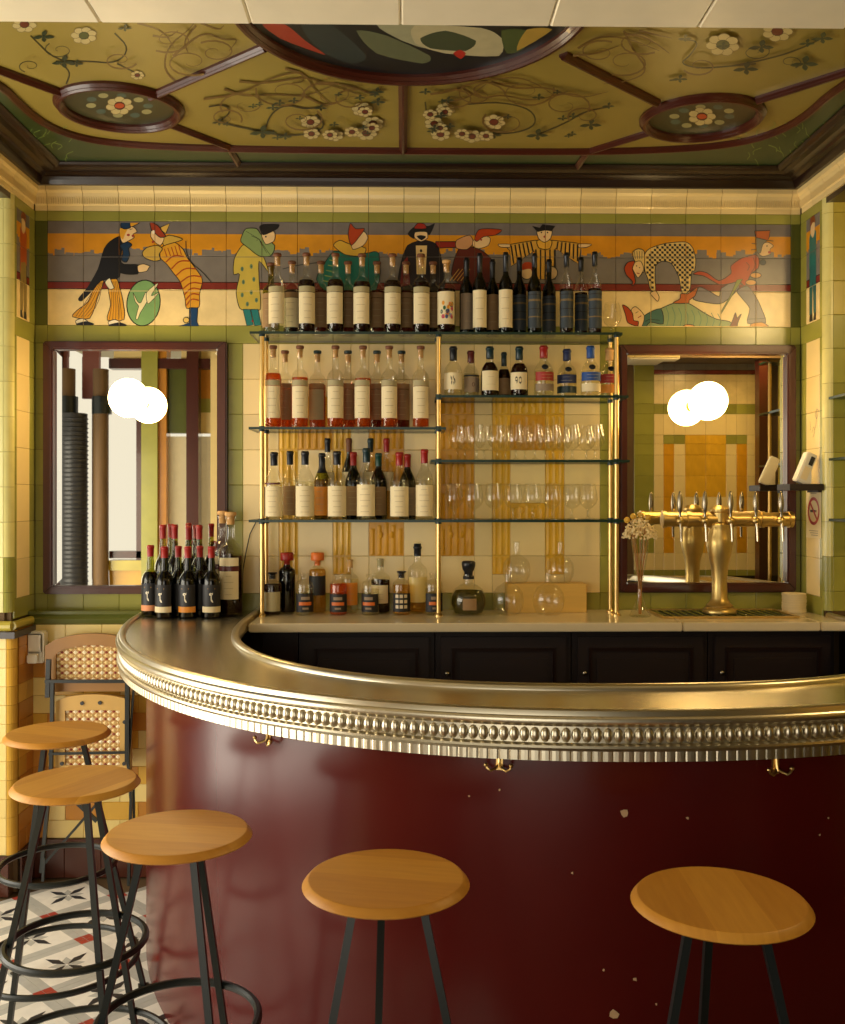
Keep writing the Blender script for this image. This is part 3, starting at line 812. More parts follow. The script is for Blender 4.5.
# bullnose corner tiles and pier faces
def bull_mesh(h, sgn, mat):
    mb = MB(); r = .032; n = 6
    pts = [(sgn*(r-r*math.cos(PI/2*k/n)), r-r*math.sin(PI/2*k/n)) for k in range(n+1)]
    V = [(x, y, z) for z in (-h/2+.0006, h/2-.0006) for (x, y) in pts]
    k = n+1
    mb.add(V, [(i, i+1, k+i+1, k+i) for i in range(n)])
    c = [(sgn*r, r, -h/2+.0006), (sgn*r, r, h/2-.0006)]
    mb.add(V[:k]+c[:1], [tuple(range(k+1))]); mb.add(V[k:]+c[1:], [tuple(range(k+1))])
    return mesh('bullnose_tile', mb.V, mb.F, mat)
def pier(nm, X, sgn, far, label, upper, lower, zsplit):
    """frontal pier face at YP running outwards from the bullnose"""
    xa = X+sgn*.032
    o = struct(boxobj(nm, min(xa, far), max(xa, far), YP+.008, YP+.25, 0, ZC, M_GROUT), label, 'wall')
    ys = [176, 210, 245, 279, 313, 347, 382, 417, 452, 487, 522, 557, 592, 612]
    for i in range(len(ys)-1):
        hi = PY(410, ys[i], YP).z; lo = PY(410, ys[i+1], YP).z
        me = bull_mesh(hi-lo, sgn, M_BULL if i < 11 else M_GREEN)
        link('bullnose_tile', me, o, (X, YP, (hi+lo)/2))
        x = xa
        for k in range(2):
            x2 = x+sgn*.152
            tile(o, min(x, x2), max(x, x2), lo, hi, YP, upper if ys[i] < zsplit else lower); x = x2
    return o
pier_r = pier('wall_pier_right', XR, 1, 2.7, 'frontal tiled pier face at the right edge, olive above green', M_OLIVE, M_GREEN, 280)
pier_l = pier('wall_pier_left', XL, -1, -2.7, 'frontal tiled pier face at the left edge, pale green', M_BULL, M_BULL, 280)

# lower part of the left corner: dado rail, brick tiles, dark skirting
YW = 4.13
bricks = [M_BRICKY, M_BRICKC, M_BRICKO, M_BRICKY, M_BRICKC]
dado = struct(boxobj('wall_dado', XL-.02, -.75, YW+.008, YB+.007, 0, RZ(616), M_GROUT), 'yellow brick tiled dado behind the folding chair', 'wall')
zt = PY(80, 624, YW).z; zb = PY(80, 838, YW).z
nrow = 12; rh = (zt-zb)/nrow
rb = random.Random(3)
for r in range(nrow):
    x = XL-(.076 if r % 2 else 0)
    while x < -.80:
        a = max(x, XL); b_ = x+.152
        if b_-a > .01: tile(dado, a, b_, zt-(r+1)*rh, zt-r*rh, YW, rb.choice(bricks), name='brick_tile')
        x = b_
x = XL
while x < -.80:
    tile(dado, x, x+.152, .002, zb, YW-.012, M_BASE, dp=.02, name='skirting_tile'); x += .152
def rail_profile(): return [(0, 0), (.012, .0), (.03, .012), (.034, .03), (.024, .042), (.03, .05), (.03, .062), (.0, .066)]
mb = MB()
pr = rail_profile(); zr = zt-.008
V = [(x, YW+.02-o_, zr+z) for x in (XL, -1.085) for (o_, z) in pr]; n = len(pr)
mb.add(V, [(i, i+1, n+i+1, n+i) for i in range(n-1)]+[tuple(range(n)), tuple(range(2*n-1, n-1, -1))])
struct(mb.build('trim_1', M_DGREEN), 'green glazed dado rail moulding under the left mirror', 'trim')
# lower left return and pier
dl = struct(boxobj('wall_dado_left', XL-.25, XL-.008+.02, YP+.03, YB, 0, zt-.02, M_GROUT), 'brick tiled return below the left dado rail', 'wall')
for r in range(nrow):
    y = YW; first = .076 if r % 2 else .152
    y2 = y-first
    while y > YP+.035:
        y2 = max(y2, YP+.03)
        tile_side(dl, y2, y, zt-(r+1)*rh, zt-r*rh, XL+.02, 1, rb.choice([M_BRICKY, M_BRICKO, M_BRICKO]), name='brick_tile')
        y = y2; y2 -= .152
tile_side(dl, YP+.03, YW, .002, zb, XL+.03, 1, M_BASE, name='skirting_tile')
pl = struct(boxobj('wall_pier_base_left', -2.7, XL-.005, YP-.02+.008, YP+.05, 0, zt-.02, M_GROUT), 'pale brick pier base at the left edge', 'wall')
for r in range(nrow):
    me = bull_mesh(rh, -1, M_BRICKY)
    link('quoin_tile', me, pl, (XL+.02, YP-.02, zt-(r+.5)*rh))
    for k in range(2):
        tile(pl, XL-.012-.152*(k+1), XL-.012-.152*k, zt-(r+1)*rh, zt-r*rh, YP-.02, M_BRICKC, name='brick_tile')
tile(pl, XL-.33, XL-.0, .002, zb, YP-.03, M_BASE, name='skirting_tile')
mb = MB(); mb.box(XL-.3, XL+.03, YP-.045, YP+.03, zt-.03, zt-.004); mb.box(XL-.01, XL+.03, YP+.03, YW, zt-.03, zt-.004)
struct(mb.build('trim_2', M_DARKW), 'dark ledge capping the brick pier at the left edge', 'trim')
mb = MB()
mb.tube([(XL-.3, YP-.025, zt+.018), (XL+.012, YP-.025, zt+.018)], .02, 10); mb.tube([(XL+.012, YP-.025, zt+.018), (XL+.012, YW, zt+.018)], .018, 10)
struct(mb.build('trim_3', M_OLIVE), 'rounded olive moulding above the ledge at the left edge', 'trim')

# ================================================================== floor
fl = struct(boxobj('floor', -2.9, 2.8, -1.2, 4.4, -.08, -.006, M_GROUT), 'pale cement tile floor with black star pattern', 'floor')
def star_tile():
    mb = MB(); p = .276; e = .0006
    CRM = rgb(240, 236, 224); GR = rgb(186, 186, 178); DK = rgb(44, 46, 52); RD = rgb(168, 62, 48)
    h = p/2-.0006; c = .030; s = h-c
    z = 0
    def quad(x0, x1, y0, y1, col): mb.add([(x0, y0, z), (x1, y0, z), (x1, y1, z), (x0, y1, z)], [(0, 1, 2, 3)], col)
    quad(-s, s, -s, s, CRM)
    for sg in (-1, 1):
        quad(-s, s, min(sg*s, sg*h), max(sg*s, sg*h), GR); quad(min(sg*s, sg*h), max(sg*s, sg*h), -s, s, GR)
        for sh in (-1, 1): quad(min(sg*s, sg*h), max(sg*s, sg*h), min(sh*s, sh*h), max(sh*s, sh*h), RD)
    for k in range(4):
        a = k*PI/2
        for (ang, L, wd, col) in ((a+PI/4+.36, .060, .016, GR), (a+.36, .096, .0145, DK)):
            d = Vector((math.cos(ang), math.sin(ang))); nrm = Vector((-d.y, d.x)); zz = .0003 if col is GR else .0006
            pts = [d*.004, d*L*.5+nrm*wd, d*L, d*L*.5-nrm*wd]
            mb.add([(q.x, q.y, zz) for q in pts], [(0, 1, 2, 3)], col)
    # sides
    mb.add([(-h, -h, 0), (h, -h, 0), (h, h, 0), (-h, h, 0), (-h, -h, -.006), (h, -h, -.006), (h, h, -.006), (-h, h, -.006)],
           [(0, 4, 5, 1), (1, 5, 6, 2), (2, 6, 7, 3), (3, 7, 4, 0)], GR)
    return mesh('floor_tile', mb.V, mb.F, M_FLOOR, False, mb.C)
stm = star_tile()
S0 = Vector((-1.346, 3.942)); u_ = Vector((1, 1)).normalized()*.276; v_ = Vector((1, -1)).normalized()*.276
for i in range(-12, 22):
    for j in range(-12, 22):
        c = S0+u_*i+v_*j
        if -2.1 < c.x < .1 and 1.6 < c.y < 4.05 and c.x > -2.1:
            if c.y > YP-.1 and c.x < XL: continue
            link('floor_tile', stm, fl, (c.x, c.y, 0), (0, 0, PI/4))

# ================================================================== ceiling
ceil = struct(boxobj('ceiling', -2.9, 2.8, -1.3, YB+.1, ZC, ZC+.1, M_OCHRE), 'painted ceiling of ochre floral panels in dark wooden mouldings', 'ceiling')
def ceilfn(off=0.0):
    def fn(q, layer): return PZ(q[0], q[1], ZC-.0005-off-layer*.00004)
    return fn
LC = [(-60, 52), (0, 82), (20, 103), (45, 123), (80, 136), (130, 143), (230, 147), (403, 149)]
RC = [(403, 149), (583, 150), (660, 148), (720, 144), (765, 135), (802, 118), (837, 86), (900, 50)]
p = Paint(ceilfn())
p.fill(rgb(36, 58, 26), LC+RC[1:]+[(920, 66), (845, 126), (791, 166), (400, 166), (38, 164), (-60, 84)], 0)
rq = random.Random(5)
for k in range(60):   # worked foliage in the green corners
    x = rq.choice([rq.uniform(10, 70), rq.uniform(740, 830)])
    y = 166-rq.random()*38
    p.stroke(rgb(120, 140, 70), .7, [(x, y), (x+rq.uniform(-6, 6), y-4), (x+rq.uniform(-8, 8), y-7)], 1)
p.build('painted_border', ceil, M_CPAINT, 'dark green painted border')
# flowers and scrolls
INKB = rgb(50, 46, 26); PET = rgb(190, 174, 120); HEART = rgb(96, 30, 22); LEAF = rgb(34, 50, 34); SCR = rgb(104, 78, 34)
def daisy(p, x, y, r, heart=True):
    for k in range(7):
        a = 2*PI*k/7+x
        p.ell(PET, x+math.cos(a)*r*.60, y+math.sin(a)*r*.40, r*.34, r*.22, rgb(120, 100, 60), 9, .35, 0)
    p.ell(HEART if heart else rgb(70, 80, 40), x, y, r*.36, r*.26, OUT, 10, .4)
def leaf(p, x, y, s):
    for (dx, dy) in ((-1, .2), (.2, -.8), (1, .1), (.1, .7)):
        p.fill(LEAF, [(x, y), (x+dx*s*.5-dy*s*.3, y+dy*s*.4+dx*s*.15), (x+dx*s, y+dy*s*.7), (x+dx*s*.5+dy*s*.3, y+dy*s*.4-dx*s*.15)], 1)
def C1(*pts): return [(x/1.965, y/1.965) for x, y in pts]
def C2(*pts): return [(415+x/1.965, y/1.965) for x, y in pts]
p = Paint(ceilfn())
def scroll(P, wd=2.6, col=SCR): p.stroke(col, wd, P, 2, True)
# left half
for P in (((60, 70), (110, 120), (170, 120), (230, 125), (255, 95), (225, 65)), ((230, 125), (270, 145), (285, 150)), ((110, 120), (140, 140), (130, 165))): p.stroke(INKB, 1.5, C1(*P))
for P in (((360, 170), (320, 140), (330, 90), (370, 60), (385, 40)), ((340, 110), (400, 60), (440, 80), (470, 75), (450, 100)), ((270, 45), (320, 60), (340, 90)),
          ((300, 70), (330, 75), (350, 60)), ((385, 50), (360, 80), (370, 105)), ((395, 45), (430, 60), (440, 50))): scroll(C1(*P))
for (x, y, r) in ((48, 48, 16), (165, 70, 17), (270, 148, 9)): daisy(p, x/1.965, y/1.965, r/1.2, x != 165)
for (x, y, s) in ((85, 72, 14), (125, 122, 15), (245, 55, 9), (150, 125, 9)): leaf(p, x/1.965, y/1.965, s/1.25)
for P in (((400, 195), (470, 185), (540, 150), (590, 140), (600, 160), (570, 165)), ((440, 175), (480, 190), (540, 185), (600, 190), (650, 170)), ((470, 160), (520, 165), (600, 150), (640, 165), (720, 190)),
          ((600, 190), (640, 210), (680, 195)), ((560, 135), (600, 145), (620, 180), (650, 205)), ((620, 165), (680, 165), (740, 190), (750, 170))): scroll(C1(*P))
for P in (((430, 240), (470, 250), (520, 260), (530, 225), (560, 205), (600, 215), (630, 210)), ((520, 260), (560, 268), (620, 262), (640, 245), (620, 225)), ((410, 210), (440, 205), (455, 220), (430, 240))): p.stroke(INKB, 1.5, C1(*P))
for (x, y, r) in ((610, 240, 13), (712, 215, 14), (733, 243, 14), (720, 262, 14), (657, 266, 12), (612, 263, 11)): daisy(p, x/1.965, y/1.965, r/1.2)
for (x, y, s) in ((515, 260, 16), (630, 212, 8), (430, 240, 9), (740, 180, 10), (742, 200, 10), (560, 268, 9)): leaf(p, x/1.965, y/1.965, s/1.25)
# right half
for P in (((520, 78), (560, 80), (540, 110), (520, 125), (560, 135), (620, 130), (670, 125)), ((620, 130), (700, 115), (760, 95), (800, 75)), ((500, 158), (530, 155))): p.stroke(INKB, 1.5, C2(*P))
for P in (((410, 60), (430, 100), (460, 140), (420, 160), (370, 165)), ((320, 95), (360, 70), (420, 75), (480, 100)), ((310, 110), (360, 105), (400, 90)), ((410, 65), (460, 75), (500, 105)), ((440, 60), (480, 70), (505, 75))): scroll(C2(*P))
for (x, y, r) in ((605, 88, 22), (712, 62, 20)): daisy(p, 415+x/1.965, y/1.965, r/1.2, x > 650)
for (x, y, s) in ((530, 75, 9), (680, 92, 16), (650, 135, 16), (605, 90, 9), (770, 85, 10), (765, 125, 18), (800, 75, 14), (520, 155, 10)): leaf(p, 415+x/1.965, y/1.965, s/1.25)
for P in (((30, 185), (70, 180), (120, 160), (200, 150), (240, 165), (270, 185)), ((90, 170), (130, 195), (170, 185), (230, 200), (300, 180)), ((150, 160), (200, 175), (260, 170), (320, 195), (380, 180)), ((60, 200), (100, 195), (140, 165)), ((130, 190), (110, 175), (140, 160), (190, 165))): scroll(C2(*P))
for P in (((100, 205), (170, 200), (230, 215), (240, 245), (200, 262), (150, 262), (100, 270)), ((240, 265), (300, 240), (330, 220), (380, 210)), ((20, 200), (25, 240), (60, 265))): p.stroke(INKB, 1.5, C2(*P))
for (x, y, r) in ((60, 215, 13), (38, 243, 13), (50, 264, 13), (112, 268, 13), (155, 240, 15), (30, 225, 10)): daisy(p, 415+x/1.965, y/1.965, r/1.2)
for (x, y, s) in ((155, 265, 10), (240, 265, 14), (345, 245, 14), (380, 208, 8), (310, 228, 8), (290, 232, 7), (20, 180, 8)): leaf(p, 415+x/1.965, y/1.965, s/1.25)
def curl(x, y, r, turn, dr, col, wd, n=22):
    pts = []
    for k in range(n):
        t_ = k/(n-1); a = dr+turn*t_*2*PI*1.25; rr_ = r*(1-.82*t_)
        pts.append((x+rr_*math.cos(a), y+rr_*.55*math.sin(a)))
    p.stroke(col, wd, pts, 0, True)
for (x, y, r, tn, dr) in ((245, 105, 26, 1, 2.6), (285, 92, 30, -1, 3.4), (330, 95, 28, 1, 3.0), (352, 100, 20, -1, 5.0), (225, 118, 18, -1, .5), (300, 120, 24, 1, 5.5), (190, 62, 26, 1, 1.0), (170, 40, 24, -1, 2.2), (215, 52, 22, 1, 4.0), (120, 60, 18, 1, .4), (60, 50, 16, -1, 4.0), (30, 66, 12, 1, 2.),
                         (565, 105, 26, -1, .5), (525, 92, 30, 1, -.3), (478, 95, 28, -1, .1), (455, 100, 20, 1, 4.2), (585, 116, 18, 1, 2.6), (505, 122, 24, -1, 3.8), (625, 62, 26, -1, 2.1), (640, 42, 24, 1, .9), (600, 52, 22, -1, 5.3), (700, 66, 18, -1, 2.7), (755, 52, 16, 1, 5.3), (790, 62, 12, -1, 1.1)):
    curl(x, y, r, tn, dr, SCR if r > 17 else INKB, 2.0 if r > 17 else 1.2)
for (x, y) in ((372, 128), (352, 132), (330, 135), (365, 112), (440, 128), (462, 134), (486, 136), (445, 112)): daisy(p, x, y, 8.5)
rl = random.Random(9)
for k in range(26):
    x = rl.choice([rl.uniform(215, 385), rl.uniform(425, 590)]); leaf(p, x, rl.uniform(92, 138), rl.uniform(4, 7))
p.build('painted_flowers', ceil, M_CPAINT, 'painted daisies, leaves and brown scrolls')
# big oval painting
p = Paint(ceilfn())
cen = Vector((0, 2.63)); 
def cpx(x, y):  # ceiling point to picture
    c, s_ = math.cos(PSI), math.sin(PSI); d = x*s_+y*c
    return (422.5+F*(x*c-y*s_)/d, 499-F*(ZC-CAMZ)/d)
def circ(cx, cy, rx, ry, n=40): return [cpx(cx+rx*math.cos(2*PI*k/n), cy+ry*math.sin(2*PI*k/n)) for k in range(n)]
p.fill(rgb(24, 26, 28), circ(.015, 2.71, .49, .49), 0)
for (col, P) in ((rgb(150, 50, 34), ((515, 48), (560, 48), (600, 80), (640, 108), (600, 95), (550, 75))), (rgb(40, 50, 50), ((590, 48), (650, 48), (720, 110), (690, 125), (630, 100))),
                 (rgb(150, 150, 120), ((740, 48), (845, 48), (845, 95), (790, 80))), (rgb(90, 96, 70), ((700, 60), (760, 70), (845, 110), (830, 125), (740, 105)))):
    p.fill(col, C1(*P), 1)
for (col, P) in ((rgb(176, 168, 132), ((0, 50), (130, 55), (170, 75), (165, 110), (60, 105), (0, 85))), (rgb(60, 70, 48), ((10, 75), (60, 60), (120, 80), (100, 100), (30, 95))), (rgb(70, 84, 44), ((170, 60), (220, 60), (215, 95), (180, 105))),
                 (rgb(170, 40, 30), ((75, 105), (88, 98), (100, 105), (90, 116))), (rgb(170, 140, 60), ((220, 58), (270, 58), (200, 100)))):
    p.fill(col, C2(*P), 1)
p.build('painted_oval_scene', ceil, M_CPAINT, 'dark painted scene inside the central oval')
for (cx, cy, nm) in ((-1.005, 3.47, 'l'), (1.075, 3.53, 'r')):
    p = Paint(ceilfn())
    p.fill(rgb(58, 58, 34), circ(cx, cy, .19, .175), 0)
    for k in range(10):
        a = 2*PI*k/10
        x, y = cpx(cx+.1*math.cos(a), cy+.09*math.sin(a)); p.ell(rgb(150, 146, 100) if k % 2 else rgb(70, 90, 80), x, y, 5, 2.4)
    x, y = cpx(cx, cy); daisy(p, x, y, 15)
    p.ell(rgb(176, 70, 30), x, y, 5, 2.4)
    p.build('painted_medallion', ceil, M_CPAINT, 'small painted rosette medallion')
# wooden ceiling mouldings
def moulding(name, pxpts, r, closed=False, sm=0, parent=ceil):
    P = chaikin(pxpts, sm, closed) if sm else pxpts
    mb = MB()
    c3 = [PZ(q[0], q[1], ZC) for q in P]
    mb.tube([(v.x, v.y, ZC-.002) for v in c3], r, 8, closed)
    for sgn in (1,):
        mb.tube([(v.x, v.y, ZC-r*.8) for v in c3], r*.55, 8, closed)
    return mb.build(name, M_MAHOG, parent, True)
moulding('moulding', LC+RC[1:], .017, sm=2)
moulding('moulding', [(403, 149), (403, 78)], .017)
moulding('moulding', [(150, 95), (265, 45)], .017)
moulding('moulding', [(657, 101), (563, 53)], .017)
moulding('moulding', [(66, 92), (0, 68), (-40, 54)], .017)
moulding('moulding', [(757, 98), (845, 70), (900, 52)], .017)
moulding('moulding', [(168, 122), (228, 145), (238, 162)], .015)
moulding('moulding', [(652, 130), (588, 150), (578, 165)], .015)
moulding('oval_moulding', circ(.015, 2.71, .505, .505, 56), .022, True)
moulding('medallion_moulding', circ(-1.005, 3.47, .205, .19), .020, True)
moulding('medallion_moulding', circ(1.075, 3.53, .205, .19), .020, True)
# crown mouldings round the ceiling
def crown(nm, pts, label):
    """stepped crown along the polyline pts of (x, y, outward normal toward the room)"""
    prof = [(0, 2.913), (.037, 2.913), (.045, 2.930), (.050, 2.942), (.066, 2.946), (.075, 2.952), (.105, 2.952), (.125, 2.957), (.14, 2.953), (.155, 2.958), (.162, 2.965), (.162, 2.99)]
    mb = MB(); V = []
    for (x, y, nx, ny) in pts:
        for (o_, z) in prof: V.append((x+nx*o_, y+ny*o_, z))
    n = len(prof)
    mb.add(V, [(i*n+k, i*n+k+1, (i+1)*n+k+1, (i+1)*n+k) for i in range(len(pts)-1) for k in range(n-1)])
    o = struct(mb.build(nm, M_DARKW), label, 'trim')
    return o
crown('trim_4', [(XL, 2.0, 1, 0), (XL, YB, 1, -1), (XR, YB, -1, -1), (XR, 2.0, -1, 0)], 'dark wooden crown moulding between the cornice tiles and the painted ceiling')
# header beams over the sides
for (nm, xa, xb, X, sg, lb) in (('wall_header_left', -2.8, XL-.008, XL, 1, 'dark header above the left opening'), ('wall_header_right', XR+.008, 2.7, XR, -1, 'dark header above the right opening')):
    hb = struct(boxobj(nm, xa, xb, 1.9, YP+.02, 2.79, ZC, M_DARKW), lb, 'wall')
    for k in range(3):
        link('cornice_tile', cornice_mesh(.152), hb, (X-sg*.012, YP-.076-k*.152, zc0), (0, 0, sg*PI/2))
# soffit of the near beam, faced with large cream tiles
bm_ = struct(boxobj('wall_beam', -1.22, 2.7, .98, 1.99, 2.555, ZC, M_GROUT), 'cream tiled beam soffit along the top edge', 'wall')
me = tilemesh(.3015, .302, .010, M_SOFFIT, .004)
for i in range(-4, 6):
    for j in range(3):
        link('soffit_tile', me, bm_, (-.008+.151+.3025*i, 1.99-.152-.303*j, 2.555), (PI/2, 0, 0))
for i in range(-4, 6):
    tile_o = link('beam_face_tile', tilemesh(.3015, .41, .01, M_CREAM, .004), bm_, (-.008+.151+.3025*i, 1.99, 2.76), (0, 0, PI))
struct(boxobj('wall_pilaster_left', -1.34, -1.20, 1.30, 1.62, 0, ZC, M_CREAM), 'tiled pilaster carrying the beam, left of the viewer', 'wall')
# ================================================================== seen only in the mirrors: street front on the left, facing wall on the right; then an added lamp and front wall, unseen
wf = struct(boxobj('wall_front_right', 1.50, 2.75, 1.10, 1.392, 0, 2.6, M_GROUT), 'tiled wall facing the bar, seen in the right mirror', 'wall')
def V7(px, py): return PY(px, py, 7.0)
def tile_b(px0, px1, y0, y1, mat):
    a = V7(px0, 499).x; b_ = V7(px1, 499).x; hi = V7(700, y0).z; lo = V7(700, y1).z
    link('tile', tilemesh(b_-a-.001, hi-lo-.001, .008, mat), wf, ((a+b_)/2, 1.392, (hi+lo)/2), (0, 0, PI))
fx = [634, 654, 663.5, 674, 685, 705.5, 726, 736.5, 747, 757]
for i in range(len(fx)-1):
    a, b_ = fx[i], fx[i+1]
    gcol = i == 0
    for (y0, y1) in ((340, 360), (360, 381), (381, 404)): tile_b(a, b_, y0, y1, M_GREEN if gcol else M_FRIEZE)
    tile_b(a, b_, 404, 414, M_GREEN)
    tile_b(a, b_, 414, 435, M_GREEN if gcol else M_CREAM)
    ys = [435, 444, 455, 476, 497, 518, 538, 553]
    for r in range(len(ys)-1):
        if gcol: mm = M_GREEN
        elif i in (4, 5): mm = M_YELLOW if r not in (4,) else M_CREAM
        elif i in (2, 3, 6, 7) and r == 0: mm = M_GREEN
        elif i in (2, 7): mm = M_ORANGE
        else: mm = M_CREAM
        tile_b(a, b_, ys[r], ys[r+1], mm)
    tile_b(a, b_, 553, 570, M_CREAM); tile_b(a, b_, 570, 580, M_GREEN)
boxobj('ledge', 1.50, 2.75, 1.392, 1.44, V7(700, 590).z, V7(700, 582).z, M_DARKW, wf)
a = PY(757, 499, 6.5).x; b_ = PY(766, 499, 6.5).x
fr = struct(boxobj('trim_5', a, b_, 1.86, 1.94, 0, 2.6, M_MAHOG), 'mahogany door post seen in the right mirror', 'trim')
rk = thing('brass_shelf_rack', 'brass rack with glass shelves seen only in the right mirror', 'shelf', (PY(775, 499, 6.2).x, 2.2, 0))
for dx in (-.035, .03, .12): 
    mb = MB(); mb.tube([(dx, 0, 1.0), (dx, 0, 2.45)], .011, 8); mb.build('post', M_BRASS, rk, True)
for y in (363, 414, 466):
    z = PY(775, y, 6.2).z; mb = MB(); mb.box(-.08, .2, -.08, .1, z-.005, z+.005); mb.build('glass_shelf', M_SEDGE, rk)
fill_lamp = thing('unseen_fill_lamp', 'globe pendant added out of view to brighten the right side', 'lamp', (2.2, 2.3, ZC))  # added lamp, kept out of sight, brightens the facing wall in the mirror
mb = MB(); mb.sphere((0, 0, -.30), .10, 24, 14); mb.build('globe', emat('fill_lamp_glow', (1.0, .70, .30, 1), 85), fill_lamp, True)
mb = MB(); mb.tube([(0, 0, -.2), (0, 0, 0)], .008, 8); mb.lathe([(0, 0), (.04, 0), (.04, -.02), (.01, -.03)], 16); mb.lathe([(.008, -.18), (.03, -.19), (.03, -.22)], 16); mb.build('stem', M_BRASS, fill_lamp, True)
struct(boxobj('wall_front_blocker', .55, 2.75, -1.42, -1.30, 0, ZC, M_DARKW), 'dark wall added unseen behind the viewer to hold back daylight', 'wall')  # unseen wall, added to block world light from the front
struct(boxobj('wall_front_left', -2.85, -1.65, -1.42, -1.30, 0, .9, M_DARKW), 'low dark panel of the added front wall, unseen', 'wall')
struct(boxobj('wall_side_near_right', 2.70, 2.80, -1.4, 1.1, 0, ZC, M_OLIVE), 'plain wall beside the viewer', 'wall')
wr = struct(boxobj('wall_side_right', 2.70, 2.80, 1.1, 4.2, 0, ZC, M_OLIVE), 'plain wall along the far right of the room', 'wall')

# street front on the left (plane y = 0.6), mirrored at a depth of 7.8
sf = struct(thing('window_1', 'street window front with mahogany frames, seen in the left mirror', 'window', (0, .6, 0)), 'street window front with mahogany frames, seen in the left mirror', 'window')
def V8(px, py): return PY(px, py, 7.8)
def fbox(name, px0, px1, y0, y1, mat, d0=0, d1=.06):
    a = V8(px0, 499).x; b_ = V8(px1, 499).x; hi = V8(140, y0).z; lo = V8(140, y1).z
    return boxobj(name, a, b_, -d1, -d0, max(lo, .0), min(hi, ZC), mat, sf)
M_POST = pmat('weathered_timber', rgb(104, 78, 46), .7, var=.4, scale=5, stretch=(4, 4, .5))
M_PINK = pmat('faded_red_wood', rgb(134, 74, 62), .45, var=.2, scale=4)
M_BLIND = liquidmat('cream_window_blind', (.8, .74, .6, 1), rgb(236, 222, 184), .45)
mb = MB()
def cyl(name, px, wpx, y0, y1, mat, Y):
    c = V8(px, 499).x; r = wpx/2*7.8/F
    mb = MB(); mb.tube([(c, Y, max(0, V8(px, y1).z)), (c, Y, min(V8(px, y0).z, 2.6))], r, 16)
    return mb.build(name, mat, sf, True)
cyl('timber_post', 72, 15, 300, 398, M_POST, .10); cyl('timber_post', 104, 15, 300, 900, M_POST, .08)
cyl('band', 72, 20, 398, 415, M_BLACK, .10); cyl('band', 105, 19, 398, 415, M_BLACK, .08)
# perforated sheath: stacked thin rings
c = V8(79, 499).x; r = 13.5*7.8/F; mb = MB()
mb.tube([(c, .12, 0), (c, .12, V8(79, 415).z)], r*.96, 18)
z = .1
while z < V8(79, 418).z:
    mb.lathe([(r*.95, z), (r*1.03, z+.008), (r*.95, z+.016)], 18, (c, .12, 0)); z += .035
mb.build('ribbed_sheath', M_DGREY, sf, True)
fbox('frame', 55, 60, 300, 900, M_MAHOG); fbox('frame', 60, 65, 300, 900, M_PINK, .06, .1)
fbox('panel', 80, 97, 300, 398, M_PINK, .05, .1); fbox('frame', 90, 97, 398, 900, M_PINK, .05, .1)
fbox('transom', 110, 230, 359, 369, M_MAHOG, -.03, .08)
fbox('frame', 137, 143, 415, 560, M_MAHOG, -.02, .08); fbox('frame', 110, 143, 551, 558, M_MAHOG, -.02, .08)
fbox('pilaster', 143, 159, 300, 900, M_GREEN, -.05, .12); fbox('pilaster_edge', 159, 167, 300, 900, M_BRICKO, -.02, .12)
fbox('panel', 167, 188, 369, 433, M_DGREEN, .02, .1); fbox('mullion', 188, 200, 300, 900, M_MAHOG, -.06, .1)
fbox('panel', 180, 230, 300, 359, M_CREAM, .04, .1); fbox('panel', 112, 143, 300, 359, M_CREAM, .04, .1)
fbox('panel', 200, 230, 369, 398, M_BRICKO, .04, .1); fbox('panel', 200, 230, 398, 412, M_GREEN, .04, .1); fbox('panel', 200, 230, 412, 433, M_CREAM, .04, .1)
fbox('window_blind', 167, 230, 436, 900, M_BLIND, .05, .06)
fbox('sill', 110, 143, 560, 570, M_OLIVE, -.05, .1); fbox('sill', 110, 143, 570, 900, M_BRICKY, -.02, .1)

# ================================================================== mirrors
def mirror(px0, px1, y0, y1, ix0, ix1, iy0, iy1, label):
    a, b_, zt_, zb_ = CX(px0), CX(px1), RZ(y0), RZ(y1)
    ia, ib, izt, izb = CX(ix0), CX(ix1), RZ(iy0), RZ(iy1)
    t = thing('wall_mirror', label, 'mirror', ((a+b_)/2, YB, zb_))
    ox, oz = (a+b_)/2, zb_
    def rail(poly):
        mb = MB(); P = [(x-ox, .004, z-oz) for x, z in poly]
        mb.prism(P, (0, -.034, 0))
        o = mb.build('frame_rail', M_MAHOG, t)
        bm = bmesh.new(); bm.from_mesh(o.data); bmesh.ops.dissolve_limit(bm, angle_limit=.01, verts=bm.verts, edges=bm.edges)
        bmesh.ops.bevel(bm, geom=list(bm.edges), offset=.006, segments=2, affect='EDGES'); bm.to_mesh(o.data); bm.free()
    rail([(a, zt_), (b_, zt_), (ib, izt), (ia, izt)]); rail([(a, zb_), (ia, izb), (ib, izb), (b_, zb_)])
    rail([(a, zt_), (ia, izt), (ia, izb), (a, zb_)]); rail([(b_, zt_), (b_, zb_), (ib, izb), (ib, izt)])
    bv = .03; mb = MB()
    o4 = [(ia-.003, izb-.003), (ib+.003, izb-.003), (ib+.003, izt+.003), (ia-.003, izt+.003)]; i4 = [(ia+bv, izb+bv), (ib-bv, izb+bv), (ib-bv, izt-bv), (ia+bv, izt-bv)]
    V = [(x-ox, -.0008, z-oz) for x, z in o4]+[(x-ox, -.0011, z-oz) for x, z in i4]
    mb.add(V, [(4, 5, 6, 7)]+[(i, (i+1) % 4, 4+(i+1) % 4, 4+i) for i in range(4)])
    mb.build('mirror_glass', M_MIRROR, t)
    return t
mirror(45, 228, 343, 593, 55, 218, 351, 585, 'mahogany framed mirror on the left, above the folding chair')
mirror(619, 794, 345, 592, 626, 785, 354, 583, 'mahogany framed mirror on the right, behind the brass beer taps')

